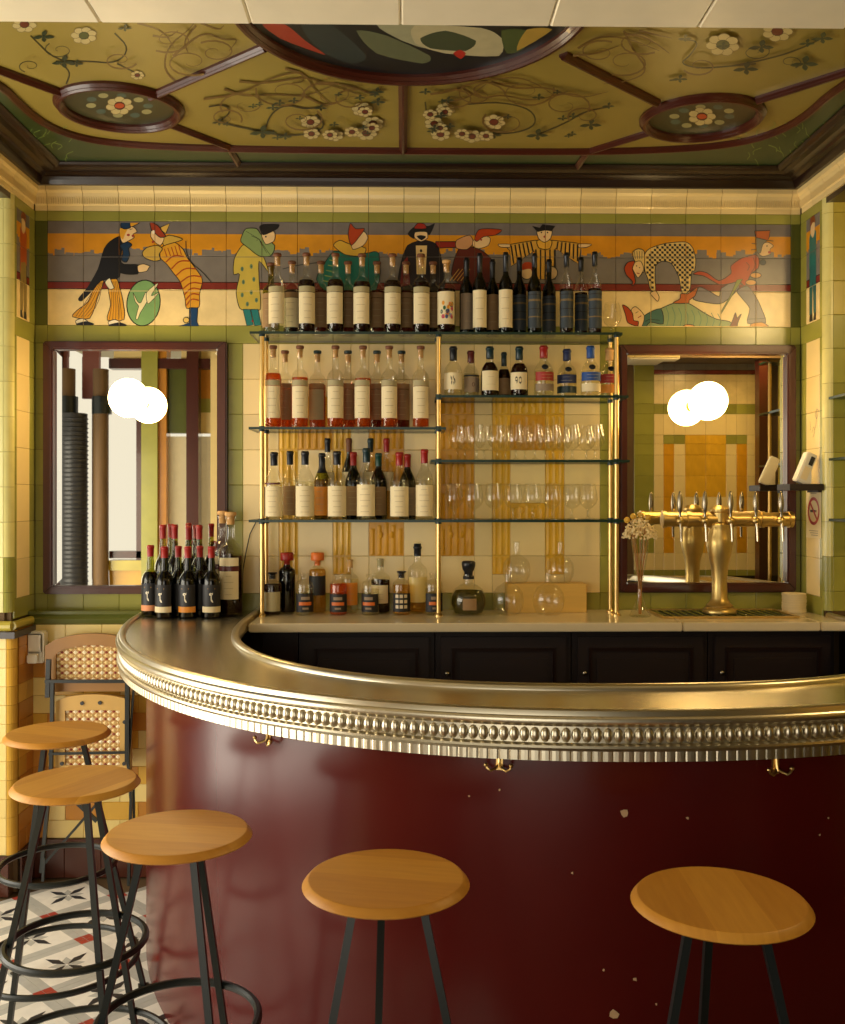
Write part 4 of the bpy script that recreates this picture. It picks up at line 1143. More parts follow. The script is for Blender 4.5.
# ================================================================== globe wall lamps on the mirrors
def globe(px, py, label):
    c = PY(px, py, 4.043)
    t = thing('globe_lamp', label, 'lamp', (c.x, YB-.003, c.z), 0, 'opal globe lamps on the mirrors')
    mb = MB(); mb.sphere((0, -.154, 0), .080, 28, 18); mb.build('globe', M_GLOBE, t, True)
    mb = MB(); mb.tube([(0, 0, 0), (0, -.008, 0)], .035, 18); mb.build('wall_plate', M_BRASS, t, True)
    mb = MB(); mb.tube([(0, -.008, 0), (0, -.07, 0)], .008, 8); mb.tube([(0, -.062, 0), (0, -.082, 0)], .028, 16); mb.build('collar', M_BRASS, t, True)
globe(128.5, 398, 'lit round opal globe lamp on the left mirror')
globe(708, 401, 'lit round opal globe lamp on the right mirror')

# ================================================================== the curved bar
def superpath(cx, cy, a, b, n, ymaxL, ymaxR, N=600, M=220):
    P = []
    for k in range(N+1):
        th = PI*k/N
        c = math.cos(th); s = math.sin(th)
        P.append(Vector((cx-a*math.copysign(abs(c)**(2/n), c), cy-b*abs(s)**(2/n))))
    L = [q for q in P if (q.y <= ymaxL if q.x < cx else q.y <= ymaxR)]
    if L[0].y < ymaxL-.001: L.insert(0, Vector((L[0].x-.0005, ymaxL)))
    if L[-1].y < ymaxR-.001: L.append(Vector((L[-1].x+.0005, ymaxR)))
    d = [0]
    for i in range(1, len(L)): d.append(d[-1]+(L[i]-L[i-1]).length)
    out = []; j = 0
    for k in range(M+1):
        t = d[-1]*k/M
        while j < len(d)-2 and d[j+1] < t: j += 1
        f = (t-d[j])/max(d[j+1]-d[j], 1e-9)
        out.append(L[j].lerp(L[j+1], f))
    return out
def normals(P):
    N = []
    for i in range(len(P)):
        t = P[min(i+1, len(P)-1)]-P[max(i-1, 0)]
        t.normalize(); N.append(Vector((-t.y, t.x))*-1 if False else Vector((t.y, -t.x)))
    return N
OP = superpath(.55, 4.25, 1.62, 2.08, 2.2, YW-.015, YP-.03)
ON = normals(OP)
IP = superpath(.55, 3.9, 1.18, 1.48, 2.5, YB-.004, YP-.005)
IN_ = normals(IP)
# outward means away from the bar's centre for the outer edge
if (OP[100]-Vector((.55, 4.0))).dot(ON[100]) < 0: ON = [-v for v in ON]
if (IP[100]-Vector((.55, 4.0))).dot(IN_[100]) > 0: IN_ = [-v for v in IN_]   # inner normals point to the bartender
BAR0 = Vector((.55, 2.2, 0))
bar = thing('curved_bar', 'curved bar with pewter top, beaded rim and oxblood lacquered front', 'bar', BAR0)
def sweep(name, P, N, prof, mat, smooth=True, parent=bar):
    V = [(p_.x+n_.x*o_-BAR0.x, p_.y+n_.y*o_-BAR0.y, ZBAR+z) for p_, n_ in zip(P, N) for (o_, z) in prof]
    n = len(prof)
    mb = MB(); mb.add(V, [(i*n+k, i*n+k+1, (i+1)*n+k+1, (i+1)*n+k) for i in range(len(P)-1) for k in range(n-1)])
    return mb.build(name, mat, parent, smooth)
# flat top
V = []
for i in range(len(OP)):
    V.append((OP[i].x-BAR0.x, OP[i].y-BAR0.y, ZBAR)); V.append((IP[i].x-BAR0.x, IP[i].y-BAR0.y, ZBAR))
mb = MB(); mb.add(V, [(2*i, 2*i+1, 2*i+3, 2*i+2) for i in range(len(OP)-1)])
mb.build('bar_top', M_ZINC, bar, True)
sweep('outer_rim', OP, ON, [(0, -.001), (.003, .006), (.009, .0105), (.017, .011), (.0235, .008), (.026, .002), (.0275, -.003), (.0325, -.006), (.035, -.012), (.033, -.019), (.027, -.023), (.021, -.025), (.018, -.028)], M_ZINC2)
sweep('bead_bed', OP, ON, [(.018, -.028), (.018, -.064), (.024, -.0655)], M_ZINC2)
sweep('lower_band', OP, ON, [(.024, -.0655), (.030, -.068), (.032, -.073), (.029, -.079), (.024, -.081)], M_ZINC2)
sweep('lower_bed', OP, ON, [(.024, -.081), (.0222, -.082), (.0222, -.1035), (.0, -.1035)], M_ZINC2)
sweep('inner_rim', IP, IN_, [(-.004, -.001), (-.002, .008), (.004, .014), (.013, .016), (.021, .013), (.025, .006), (.026, -.03), (.0, -.04)], M_ZINC2)
sweep('front_panel', OP, ON, [(-.068, -.104), (-.068, -ZBAR+.001)], M_LACQ)
sweep('soffit_strip', OP, ON, [(.022, -.100), (-.068, -.102)], M_DARKW)
sweep('back_panel', IP, IN_, [(-.03, -.03), (-.03, -ZBAR+.001)], M_BLACKW)
# fluted lower edge and beads
seg = [0]
for i in range(1, len(OP)): seg.append(seg[-1]+(OP[i]-OP[i-1]).length)
def along(t):
    j = 0
    lo, hi = 0, len(seg)-1
    while hi-lo > 1:
        m_ = (lo+hi)//2
        if seg[m_] <= t: lo = m_
        else: hi = m_
    f = (t-seg[lo])/(seg[lo+1]-seg[lo])
    return OP[lo].lerp(OP[lo+1], f), ON[lo].lerp(ON[lo+1], f).normalized()
mb = MB(); mb.sphere((0, 0, 0), 1, 10, 6, (.0111, .0085, .0165)); bead_me = mesh('bead', mb.V, mb.F, M_ZINC2, True)
t = .02; flute = MB(); nb = 0
while t < seg[-1]-.01:
    q, nn = along(t); ang = math.atan2(nn.y, nn.x)+PI/2
    if nb < 298:
        link('bead', bead_me, bar, (q.x+nn.x*.021-BAR0.x, q.y+nn.y*.021-BAR0.y, ZBAR-.0465), (0, 0, ang)); nb += 1
    tt = Vector((-nn.y, nn.x)); c = q+nn*.0235-Vector((BAR0.x, BAR0.y))
    a = .0098
    V = []
    for z in (-.081, -.103):
        for (s_, o_) in ((-a*1.14, -.0006), (-a*.8, .0006), (0, .0011), (a*.8, .0006), (a*1.14, -.0006)):
            w_ = c+tt*s_+nn*o_; V.append((w_.x, w_.y, ZBAR+z))
    flute.add(V, [(k, k+1, 5+k+1, 5+k) for k in range(4)]+[(0, 1, 2, 3, 4), (5, 6, 7, 8, 9)])
    t += .0226
o = flute.build('fluted_band', M_ZINC2, bar); o['kind'] = 'stuff'
# hooks under the rim
def bar_at(px, off):
    best = None
    c, s_ = math.cos(PSI), math.sin(PSI)
    for i in range(len(OP)):
        q = OP[i]+ON[i]*off; d = q.x*s_+q.y*c
        e = abs(422.5+F*(q.x*c-q.y*s_)/d-px)
        if q.y < 3.6 and (best is None or e < best[0]): best = (e, q, ON[i])
    return best[1], best[2]
for px, y in ((270, 738), (495, 763), (773, 767)):
    q, nn = bar_at(px, -.068)
    ang = math.atan2(nn.y, nn.x)+PI/2
    mb = MB()
    mb.box(-.008, .008, -.003, .004, -.02, .022)
    for s_ in (-1, 1):
        mb.tube([(0, -.004, -.006), (s_*.008, -.016, -.013), (s_*.018, -.022, -.017), (s_*.026, -.022, -.012), (s_*.029, -.022, -.006)], .0032, 6)
        mb.sphere((s_*.029, -.022, -.004), .0052, 8, 6)
    mb.tube([(0, -.003, .02), (0, -.006, 0), (0, -.010, -.012)], .0035, 6)
    mb.build('coat_hook', M_BRASS, bar, True, (q.x-BAR0.x, q.y-BAR0.y, PY(px, y-2, q.y).z), (0, 0, ang))
# chips in the lacquer
M_CHIP = pmat('bare_plaster_chip', rgb(196, 160, 120), .8, var=.2)
for (px, y, s_) in ((621, 813, .010), (612, 1014, .011), (690, 818, .004), (640, 979, .005), (824, 818, .003), (820, 835, .003), (571, 873, .003), (604, 970, .003), (497, 790, .003), (467, 796, .003), (660, 1004, .003)):
    q, nn = bar_at(px, -.0675)
    tt = Vector((-nn.y, nn.x)); rr = random.Random(px)
    z0 = PY(px, y, q.y).z
    V = []
    for k in range(7):
        a = 2*PI*k/7; r_ = s_*(.6+.6*rr.random())
        w_ = q+tt*math.cos(a)*r_+nn*.0006; V.append((w_.x-BAR0.x, w_.y-BAR0.y, z0+math.sin(a)*r_))
    mb = MB(); mb.add(V, [tuple(range(7))]); mb.build('paint_chip', M_CHIP, bar)

# ================================================================== back counter
Yc = 3.745
wt = thing('worktop', 'cream stone worktop under the bottle shelves', 'worktop', (.55, Yc, ZBAR))
sx = [-.598, PY(683, 630, Yc).x, PY(821, 630, Yc).x, XR-.003]
for i in range(3):
    o = boxobj('slab', sx[i]+.001-.55, sx[i+1]-.001-.55, 0, YB-.002-Yc, -.034, 0, M_STONE, wt, .004)
cx = [PY(px, 650, 3.80).x for px in (262, 298, 435, 572, 709)]+[XR-.02]
ends = ['leftmost', 'second', 'middle', 'fourth', 'rightmost']
for i in range(5):
    a, b_ = cx[i]+.002, cx[i+1]-.002
    t = thing('base_cabinet', 'dark mahogany panelled cabinet under the worktop, '+['narrow one at the left end', 'second from the left', 'middle one of five', 'fourth from the left', 'at the right end'][i], 'cabinet', ((a+b_)/2, 3.82, 0), 0, 'cabinets under the back worktop')
    w2 = (b_-a)/2
    boxobj('body', -w2, w2, 0, .34, .0, ZBAR-.036, M_DARKW if i == 0 else M_BLACKW, t)
    if i == 0: continue
    d = boxobj('door', -w2+.02, w2-.02, -.022, -.001, .08, ZBAR-.06, M_BLACKW, t, .003)
    mb = MB(); x1 = w2-.075; zl, zh = .14, ZBAR-.115
    mb.ringprism([(-x1-.012, -.022, zl-.012), (x1+.012, -.022, zl-.012), (x1+.012, -.022, zh+.012), (-x1-.012, -.022, zh+.012)], [(-x1, -.022, zl), (x1, -.022, zl), (x1, -.022, zh), (-x1, -.022, zh)], (0, -.008, 0))
    mb.build('door_moulding', M_DARKW, d)
    mb = MB(); mb.box(-x1+.02, x1-.02, -.028, -.021, zl+.03, zh-.03); mb.build('door_panel', M_BLACKW, d)
    mb = MB(); mb.sphere((-w2+.045, -.034, ZBAR-.2), .011, 10, 6); mb.tube([(-w2+.045, -.02, ZBAR-.2), (-w2+.045, -.034, ZBAR-.2)], .005, 6); mb.build('knob', M_STEEL, d, True)

# ================================================================== brass and glass shelf rack
YF, YR = 3.98, 4.10
rack = thing('bottle_rack', 'brass post rack with green edged glass shelves full of bottles', 'shelf', (.14, YF, ZBAR))
RO = Vector((.14, YF, ZBAR))
postX = [PY(262, 560, YF).x, PY(438.6, 560, YF).x, PY(616.5, 560, YF).x]
ztop = PY(440, 322, YF).z
for X in postX:
    for (Y, r) in ((YF, .0092), (YR, .0088)):
        mb = MB(); mb.tube([(X-RO.x, Y-YF, 0), (X-RO.x, Y-YF, PY(440, 333, YF).z-ZBAR)], r, 14)
        po = mb.build('post', M_BRASS, rack, True)
        mb = MB(); mb.lathe([(0, .0), (.016, 0), (.016, .006), (.010, .012), (.0085, .012)], 14, (X-RO.x, Y-YF, 0)); mb.build('post_foot', M_BRASS, po, True)
def shelf(pxa, pxb, y):
    z = PY(440, y, 3.965).z
    xa = PY(pxa, y, 3.965).x; xb = PY(pxb, y, 3.965).x
    mb = MB(); mb.box(xa-RO.x, xb-RO.x, 3.955-YF, 4.185-YF, z-.005-ZBAR, z+.005-ZBAR)
    o = mb.build('glass_shelf', M_SHELF, rack)
    o.data.materials.append(M_SEDGE)
    for f in o.data.polygons:
        if abs(f.normal.z) < .5: f.material_index = 1
    for X in postX:
        if xa-.01 < X < xb+.01:
            for Y in (YF, YR):
                mb = MB(); mb.tube([(X-RO.x, Y-YF, z-.012-ZBAR), (X-RO.x, Y-YF, z+.010-ZBAR)], .0125, 12); mb.build('clamp', M_TEAL, o, True)
    return z+.005
Z1 = shelf(250, 622, 333.5)
ZL2 = shelf(249, 446, 428.5)
Z3 = shelf(249, 628, 521)
ZR2 = shelf(436, 628, 396.5)
ZR3 = shelf(431, 629, 461)
# ================================================================== bottles
PROF = {
 'tall':  [(0, .004), (.55, .010), (.86, 0), (1, .018), (1, .595), (.96, .63), (.82, .665), (.58, .695), (.42, .715), (.37, .74), (.345, .80), (.34, .925), (.42, .93), (.42, .955), (.35, .96)],
 'claret': [(0, .004), (.55, .012), (.88, 0), (1, .016), (1, .56), (.97, .60), (.84, .645), (.6, .69), (.43, .725), (.37, .76), (.36, .945), (.41, .95), (.41, .972), (.35, .976)],
 'wine':  [(0, .004), (.55, .012), (.9, 0), (1, .015), (1, .50), (.97, .55), (.86, .62), (.64, .69), (.43, .745), (.36, .79), (.34, .94), (.4, .945), (.4, .985), (.34, .99)],
 'port':  [(0, .004), (.6, .012), (.92, 0), (1, .02), (1, .50), (.95, .545), (.76, .595), (.52, .635), (.42, .67), (.44, .71), (.42, .75), (.36, .80), (.34, .955), (.4, .96), (.4, .985), (.34, .99)],
 'squat': [(0, .004), (.6, .012), (.93, 0), (1, .025), (1, .44), (.97, .50), (.84, .58), (.62, .645), (.44, .685), (.39, .71), (.38, .93), (.43, .935), (.43, .97), (.36, .975)],
 'short': [(0, .004), (.6, .012), (.93, 0), (1, .02), (1, .68), (.95, .735), (.76, .775), (.5, .80), (.42, .82), (.40, .90), (.5, .905), (.5, .955), (.4, .96)],
 'apoth': [(0, .004), (.6, .012), (.93, 0), (1, .015), (1, .66), (.96, .70), (.8, .735), (.5, .76), (.42, .775), (.40, .84), (.46, .845), (.46, .86), (.4, .865)],
}
BM = {}
def prof_mesh(kind, r, h, mat, seg=22):
    key = ('g', kind, round(r, 4), round(h, 4), mat.name)
    if key not in BM:
        mb = MB(); mb.lathe([(a*r, z*h) for a, z in PROF[kind]], seg); BM[key] = mesh('glass_body', mb.V, mb.F, mat, True)
    return BM[key]
def rad_at(kind, zf):
    P = PROF[kind][2:]
    for i in range(len(P)-1):
        if P[i][1] <= zf <= P[i+1][1]:
            return P[i][0]+(P[i+1][0]-P[i][0])*(zf-P[i][1])/max(P[i+1][1]-P[i][1], 1e-6)
    return P[-1][0]
def liq_mesh(kind, r, h, fill, mat):
    key = ('l', kind, round(r, 4), round(h, 4), fill, mat.name)
    if key not in BM:
        P = [(0, .02*h), (.88*r, .022*h), (.93*r, .035*h)]
        P += [(a*.93*r, z*h) for a, z in PROF[kind][4:] if .05 < z < fill]
        P += [(rad_at(kind, fill)*.93*r, fill*h), (0, fill*h)]
        mb = MB(); mb.lathe(P, 18); BM[key] = mesh('liquid', mb.V, mb.F, mat, True)
    return BM[key]
def arc_mesh(r, z0, z1, half, mat, face=-PI/2, seg=10, r2=None):
    key = ('a', round(r, 4), round(z0, 4), round(z1, 4), round(half, 3), mat.name, round(face, 3), r2)
    if key not in BM:
        V = []
        for k in range(seg+1):
            a = face-half+2*half*k/seg
            for (rr, z) in ((r, z0), (r2 or r, z1)): V.append((rr*math.cos(a), rr*math.sin(a), z))
        BM[key] = mesh('paper_label', V, [(2*k, 2*k+2, 2*k+3, 2*k+1) for k in range(seg)], mat, True)
    return BM[key]
def cap_mesh(kind, r, h, zf, mat, ctype):
    key = ('c', kind, round(r, 4), round(h, 4), zf, mat.name, ctype)
    if key not in BM:
        mb = MB()
        if ctype == 'capsule':
            P = [(rad_at(kind, zf)*r*1.06, zf*h)]
            P += [(max(a, .36)*r*1.07, z*h) for a, z in PROF[kind] if z > zf+.005]
            top = P[-1]; P += [(top[0]*.96, h), (0, h)]
        elif ctype == 'stopper':
            wk = 1.4 if kind == 'apoth' else 1
            zt_ = PROF[kind][-1][1]*h; rn = PROF[kind][-1][0]*r
            P = [(rn*.86, zt_-.02), (rn*.86, zt_), (rn*1.3*wk, zt_+.001), (rn*1.35*wk, zt_+.004), (rn*1.35*wk, h-.003), (rn*1.2*wk, h), (0, h)]
        elif ctype == 'ball':
            P = [(.34*r, .84*h), (.34*r, .865*h), (.52*r, .88*h), (.62*r, .92*h), (.66*r, .965*h), (.60*r, .995*h), (0, h)]
        elif ctype == 'corktop':
            zt_ = PROF[kind][-1][1]*h; rn = PROF[kind][-1][0]*r
            P = [(rn*.9, zt_-.035), (rn*.92, zt_-.001), (0, zt_)]
        mb.lathe(P, 16); BM[key] = mesh('cap', mb.V, mb.F, mat, True)
    return BM[key]
LINES = {}
def label_lines(r, z0, z1, half, seed, col, n=4, wfrac=.5):
    """fine printed rules standing for small print, and nothing that reads as words"""
    key = (round(r, 4), round(z0, 3), round(z1, 3), n, col, round(half, 2), wfrac, seed % 2)
    if key not in LINES:
        rr = random.Random(seed % 2); V = []; Fc = []
        for k in range(n):
            z = z1-(z1-z0)*(k+.8)/(n+.6); hh = half*wfrac*(.5+.5*rr.random()); t = (z1-z0)*.006
            m0 = len(V)
            for q in range(5):
                a = -PI/2-hh+2*hh*q/4
                for zz in (z-t, z+t): V.append(((r+.0004)*math.cos(a), (r+.0004)*math.sin(a), zz))
            Fc += [(m0+2*q, m0+2*q+2, m0+2*q+3, m0+2*q+1) for q in range(4)]
        LINES[key] = mesh('print', V, Fc, col, True)
    return LINES[key]
NB = [0]
M_FAINT = pmat('faint_print', rgb(176, 152, 108), .7)
def bottle(kind, X, Y, z, h, r, glass, liquid, fill, labels, cap, label, group, name='bottle', mark=None, print_=(4, 'ink')):
    t = thing(name, label, 'bottle', (X, Y, z), 0, group)
    NB[0] += 1
    tw = random.Random(NB[0]).uniform(-.25, .25)
    b_ = link('glass_body', prof_mesh(kind, r, h, glass), t)
    if liquid: link('liquid', liq_mesh(kind, r, h, fill, liquid), t)
    for i, (z0, z1, half, mat) in enumerate(labels):
        o = link('paper_label', arc_mesh(r*(1.012+.004*i), z0*h, z1*h, half, mat), t, (0, 0, 0), (0, 0, tw))
        if i == 0 and print_[0]:
            o2 = link('print', label_lines(r*1.012, z0*h, z1*h, half, NB[0], M_FAINT if print_[1] == 'ink' else M_PAPER, print_[0]), o); o2['kind'] = 'stuff'
    for (ctype, mat, zf) in cap:
        link({'capsule': 'capsule', 'stopper': 'stopper', 'ball': 'stopper', 'corktop': 'cork'}[ctype], cap_mesh(kind, r, h, zf, mat, ctype), t)
    if mark: mark(t, r, h, tw)
    return t
ORD = ['first', 'second', 'third', 'fourth', 'fifth', 'sixth', 'seventh', 'eighth', 'ninth', 'tenth', 'eleventh', 'twelfth']
def ordn(i, n): return ORD[i] if i < 12 else str(i+1)+'th'
def XY(px, Y): return PY(px, 499, Y).x
PXM = 4.02/F      # metres per picture pixel at the shelves
YFR, YBK = 4.015, 4.095

# ---------- top shelf, amber spirits, front row
H = 80*PXM; R = 8.7*PXM
two = lambda top, bot: [(.115, .50, 1.15, bot), (.505, .575, 1.15, top)]
front = [(277.5, M_LCLEAR, .6, M_PAPERG, M_PAPER, 'greenish spirit', 0), (306.5, M_LDARK, .66, M_PAPERG, M_PAPER, 'dark amber spirit', 2), (335.5, M_LDARK, .665, M_PAPERG, M_PAPER, 'dark amber spirit', 2),
         (362, M_LDARK, .645, M_PAPERG, M_PAPER, 'dark amber spirit', 0), (392.5, M_LDARK, .66, M_PAPERG, M_PAPER, 'dark amber spirit', 0), (421, M_LDARK, .64, M_PAPERG, M_PAPER, 'dark amber spirit', 0)]
for i, (px, lq, fl_, pt, pb, d, dh) in enumerate(front):
    bottle('tall', XY(px, YFR), YFR, Z1, H+dh*.001, R, M_CLEAR, lq, fl_, two(pt, pb), [('stopper', M_BRCAP, 0), ('corktop', M_CORK, 0)],
           'corked bottle of %s, %s from left in front on the top shelf' % (d, ordn(i, 6)), 'corked spirit bottles on the top shelf')
for i, px in enumerate((271, 292, 321, 348, 377, 406, 433)):
    lq = [M_LCLEAR, M_LDARK, M_LAMB, M_LAMB, M_LAMB, M_LAMB, M_LDARK][i]
    bottle('tall', XY(px, YBK), YBK, Z1, (77 if i else 75)*PXM, R, M_GOLIVE if i == 0 else M_CLEAR, lq, .60, two(M_PAPERB, M_PAPER if i == 1 else M_PAPERB), [('stopper', M_BRCAP, 0), ('corktop', M_CORK, 0)],
           'half hidden corked bottle, %s from left in the top shelf back row' % ordn(i, 7), 'corked spirit bottles on the top shelf')
# colourful label bottle
def flowers(t, r, h, tw):
    cols = [rgb(190, 70, 90), rgb(226, 150, 40), rgb(40, 80, 70), rgb(60, 60, 130), rgb(40, 90, 60), rgb(214, 120, 60)]
    mb = Paint(lambda q, l: Vector(((r*1.014+l*.00005)*math.cos(-PI/2+q[0]), (r*1.014+l*.00005)*math.sin(-PI/2+q[0]), q[1]*h)))
    rr = random.Random(4)
    for k in range(22):
        mb.ell(cols[k % 6], rr.uniform(-.7, .7), rr.uniform(.2, .42), .16, .03, None, 7)
    mb.build('label_picture', t, M_PAINT)
bottle('tall', XY(446.5, YFR), YFR, Z1, 74*PXM, R*1.05, M_CLEAR, M_LDARK, .60, [(.12, .56, 1.2, M_PAPER)], [('corktop', M_CORK, 0), ('stopper', M_CORK, 0)],
       'dark bottle with a bright floral picture label on the top shelf', 'dark bottles on the top shelf', mark=flowers, print_=(0, ''))
# dark claret style bottles with pale labels
for i, (px, Y, col, h) in enumerate(((466.5, 4.06, M_TAUPE, 79), (479.7, YFR, M_PAPER, 81), (492.5, 4.07, M_PAPERB, 78), (505.8, YFR, M_PAPER, 82))):
    bottle('claret', XY(px, Y), Y, Z1, h*PXM, 7.1*PXM, M_GDARK, M_LBLACK, .68, [(.075, .535, 1.25, col)], [('capsule', M_FOILK, .76)],
           'slim black bottle with tall %s label, %s right of the floral one' % (['taupe', 'cream', 'brown', 'cream'][i], ordn(i, 4)), 'dark bottles on the top shelf', print_=(3, 'ink'))
# dark stone blue bottles with ringed labels
M_SLATE = pmat('slate_blue_paper', rgb(48, 58, 66), .5, var=.2); M_SLATE2 = pmat('dull_gold_paper', rgb(120, 98, 60), .5, var=.2)
for i, (px, Y, h) in enumerate(((519.5, 4.07, 80), (534.5, YFR, 81), (549, 4.08, 79), (566.5, YFR, 82), (581, 4.075, 81), (594.8, YFR, 83))):
    lb = [(.07, .52, 1.35, M_SLATE), (.40, .425, 1.36, M_SLATE2), (.20, .215, 1.36, M_SLATE2), (.30, .31, 1.36, M_INK), (.475, .485, 1.36, M_INK)]
    bottle('claret', XY(px, Y), Y, Z1, h*PXM, 7.0*PXM, M_CLEAR if i > 2 else M_GDARK, M_LDARK if i > 2 else M_LBLACK, .55, [(a, b_, c_, m_) if k == 0 else (a, b_, c_, m_) for k, (a, b_, c_, m_) in enumerate(lb)],
           [('capsule', M_FOILK, .83)], 'slate blue ringed bottle with black cap, %s from left on the top shelf' % ordn(i, 6), 'slate blue bottles on the top shelf', print_=(0, ''))

# ---------- left second shelf, copper spirits
H2 = 82*PXM
for i, (px, fl_, lq) in enumerate(((273.3, .66, M_LROSE), (300, .61, M_LROSE), (335.5, .56, M_LROSE), (363, .60, M_LROSE), (389.3, .55, M_LROSE), (420.7, .55, M_LROSE))):
    bottle('tall', XY(px, YFR), YFR, ZL2, H2, R*.97, M_CLEAR, lq, fl_, two(M_PAPERG, M_PAPER), [('stopper', M_BRCAP, 0), ('corktop', M_CORK, 0)],
           'corked copper spirit bottle, %s from left in front on the second shelf' % ordn(i, 6), 'copper spirit bottles on the second shelf')
for i, px in enumerate((285, 317.5, 348, 377, 401.5)):
    bottle('tall', XY(px, YBK), YBK, ZL2, 80*PXM, R, M_CLEAR, M_LROSE if i < 3 else M_LAMB, .56, two(M_PAPERB, M_PAPERG if i == 1 else M_PAPERB), [('stopper', M_TEAL if i else M_BRCAP, 0), ('corktop', M_CORK, 0)],
           'copper spirit bottle, %s from left behind on the second shelf' % ordn(i, 5), 'copper spirit bottles on the second shelf')

# ---------- left third shelf, capsuled bottles
R3 = 9.6*PXM
lab3 = lambda m_: [(.05, .49, 1.2, m_)]
row3 = [(274, 67, M_FOILK, M_LCLEAR, 'pale pink spirit, black capsule'), (305, 68, M_FOILK, M_LCLEAR, 'clear spirit, tall black capsule'), (337, 68, M_FOILK, M_LCLEAR, 'clear spirit, dark capsule and bare cork'),
        (366.5, 71, M_TEAL, M_LCLEAR, 'clear spirit, dark teal capsule'), (399.5, 67, M_RED, M_LCLEAR, 'clear spirit, red capsule'), (424.5, 70, M_RED, M_LCLEAR, 'clear spirit, red wax capsule and cork')]
for i, (px, h, cm, lq, d) in enumerate(row3):
    bottle('wine', XY(px, 4.0), 4.0, Z3, h*PXM, R3*(.94 if i == 5 else 1), M_CLEAR, lq, .56, lab3(M_PAPER)+([(.52, .545, .9, M_MAROON)] if i == 0 else []), [('capsule', cm, .80)],
           'round shouldered bottle of %s, front of the third shelf' % d, 'round shouldered bottles on the third shelf', print_=(5, 'ink'))
back3 = [(290, 69, M_FOILK, M_LCLEAR, M_PAPERB, M_CLEAR, 'black capsule at the left'), (322, 67, M_FOILK, M_LGOLD, M_OGOLD, M_GOLIVE, 'black cap and golden liquor'), (353.5, 68, M_RED, M_LBLACK, M_PAPERB, M_GDARK, 'dull red capsule'),
         (378.5, 67, M_GFOIL, M_LBLACK, M_PAPERB, M_GDARK, 'green capsule'), (407.5, 66, M_RED, M_LBLACK, M_TAUPE, M_GDARK, 'bright red capsule at the right')]
for (px, h, cm, lq, lm, gm, d) in back3:
    bottle('wine', XY(px, 4.08), 4.08, Z3, h*PXM, R3*.9, gm, lq, .6, [(.06, .49, 1.2, lm)], [('capsule', cm, .80 if 'golden' not in d else .70)],
           'bottle with %s, second row of the third shelf' % d, 'second row bottles on the third shelf')
for (px, cm, gm, d) in ((327.5, M_FOILK, M_CLEAR, 'black'), (349, M_BRCAP, M_GDARK, 'copper brown'), (370.5, M_TEAL, M_CLEAR, 'dark teal'), (386.5, M_RED, M_CLEAR, 'red')):
    bottle('wine', XY(px, 4.145), 4.145, Z3, 83*PXM, R3*.8, gm, M_LBLACK if gm is M_GDARK else M_LCLEAR, .6, [(.35, .58, 1.2, M_PAPER)], [('capsule', cm, .83)],
           'tallest bottle at the rear of the third shelf with %s capsule' % d, 'rear bottles on the third shelf')

# ---------- right second shelf, squat bottles
def numeral90(t, r, h, tw):
    P = Paint(lambda q, l: Vector(((r*1.014+l*.00004)*math.cos(-PI/2+tw+q[0]), (r*1.014+l*.00004)*math.sin(-PI/2+tw+q[0]), q[1]*h)))
    ring = lambda cx, cy, rx, ry: [(cx+rx*math.cos(2*PI*k/14), cy+ry*math.sin(2*PI*k/14)) for k in range(15)]
    P.stroke(rgb(40, 34, 30), .03, ring(-.22, .335, .13, .035), 0); P.stroke(rgb(40, 34, 30), .03, [(-.09, .335), (-.10, .29), (-.2, .255)], 1)
    P.stroke(rgb(40, 34, 30), .03, ring(.2, .31, .14, .058), 0)
    P.build('printed_number', t, M_PAINT)
def emblem(t, r, h, tw):
    P = Paint(lambda q, l: Vector(((r*1.014+l*.00004)*math.cos(-PI/2+tw+q[0]), (r*1.014+l*.00004)*math.sin(-PI/2+tw+q[0]), q[1]*h)))
    P.stroke(rgb(40, 34, 30), .06, [(-.2, .38), (.1, .24)], 0); P.stroke(rgb(40, 34, 30), .06, [(.1, .38), (-.15, .24)], 0); P.stroke(rgb(40, 34, 30), .05, [(.15, .33), (.3, .3), (.2, .25)], 1)
    P.build('printed_emblem', t, M_PAINT)
def dot(t, r, h, tw):
    P = Paint(lambda q, l: Vector(((r*1.014+l*.00004)*math.cos(-PI/2+tw+q[0]), (r*1.014+l*.00004)*math.sin(-PI/2+tw+q[0]), q[1]*h)))
    P.ell(rgb(80, 30, 26), 0, .26, .17, .045); P.build('printed_emblem', t, M_PAINT)
def seal(t, r, h, tw):
    mb = MB(); mb.sphere((0, 0, 0), 1, 12, 6, (.014, .004, .013)); mb.build('wax_seal', M_FOILK, t, True, (0, -r*.90, .565*h), (-.5, 0, 0))
sq = [(453.3, YFR, 50, 9.2, M_CLEAR, M_LCLEAR, .45, [(.13, .46, 1.2, M_PAPER)], M_FOILK, .72, emblem, 'clear squat bottle with cream emblem label and black capsule'),
      (470.8, 4.05, 47, 8.4, M_CLEAR, M_LCLEAR, .5, [(.10, .42, 1.2, M_TAUPE), (.43, .47, 1.25, M_INK)], M_MAROON, .74, dot, 'squat bottle with taupe label and maroon cap'),
      (489.8, YFR, 50, 9.2, M_CLEAR, M_LDARK, .68, [(.11, .50, 1.1, M_PAPER)], M_TEAL, .76, None, 'squat dark rum bottle with plain cream label and teal capsule'),
      (504, 4.06, 46, 6.8, M_CLEAR, M_LDARK, .62, [(.06, .42, 1.1, M_PAPERB)], M_TEAL, .70, None, 'small dark bottle with brown label between two dark rums'),
      (519.3, YFR, 50, 9.2, M_CLEAR, M_LDARK, .66, [(.13, .47, 1.1, M_PAPER)], M_TEAL, .74, numeral90, 'squat dark rum bottle with cream label numbered 90')]
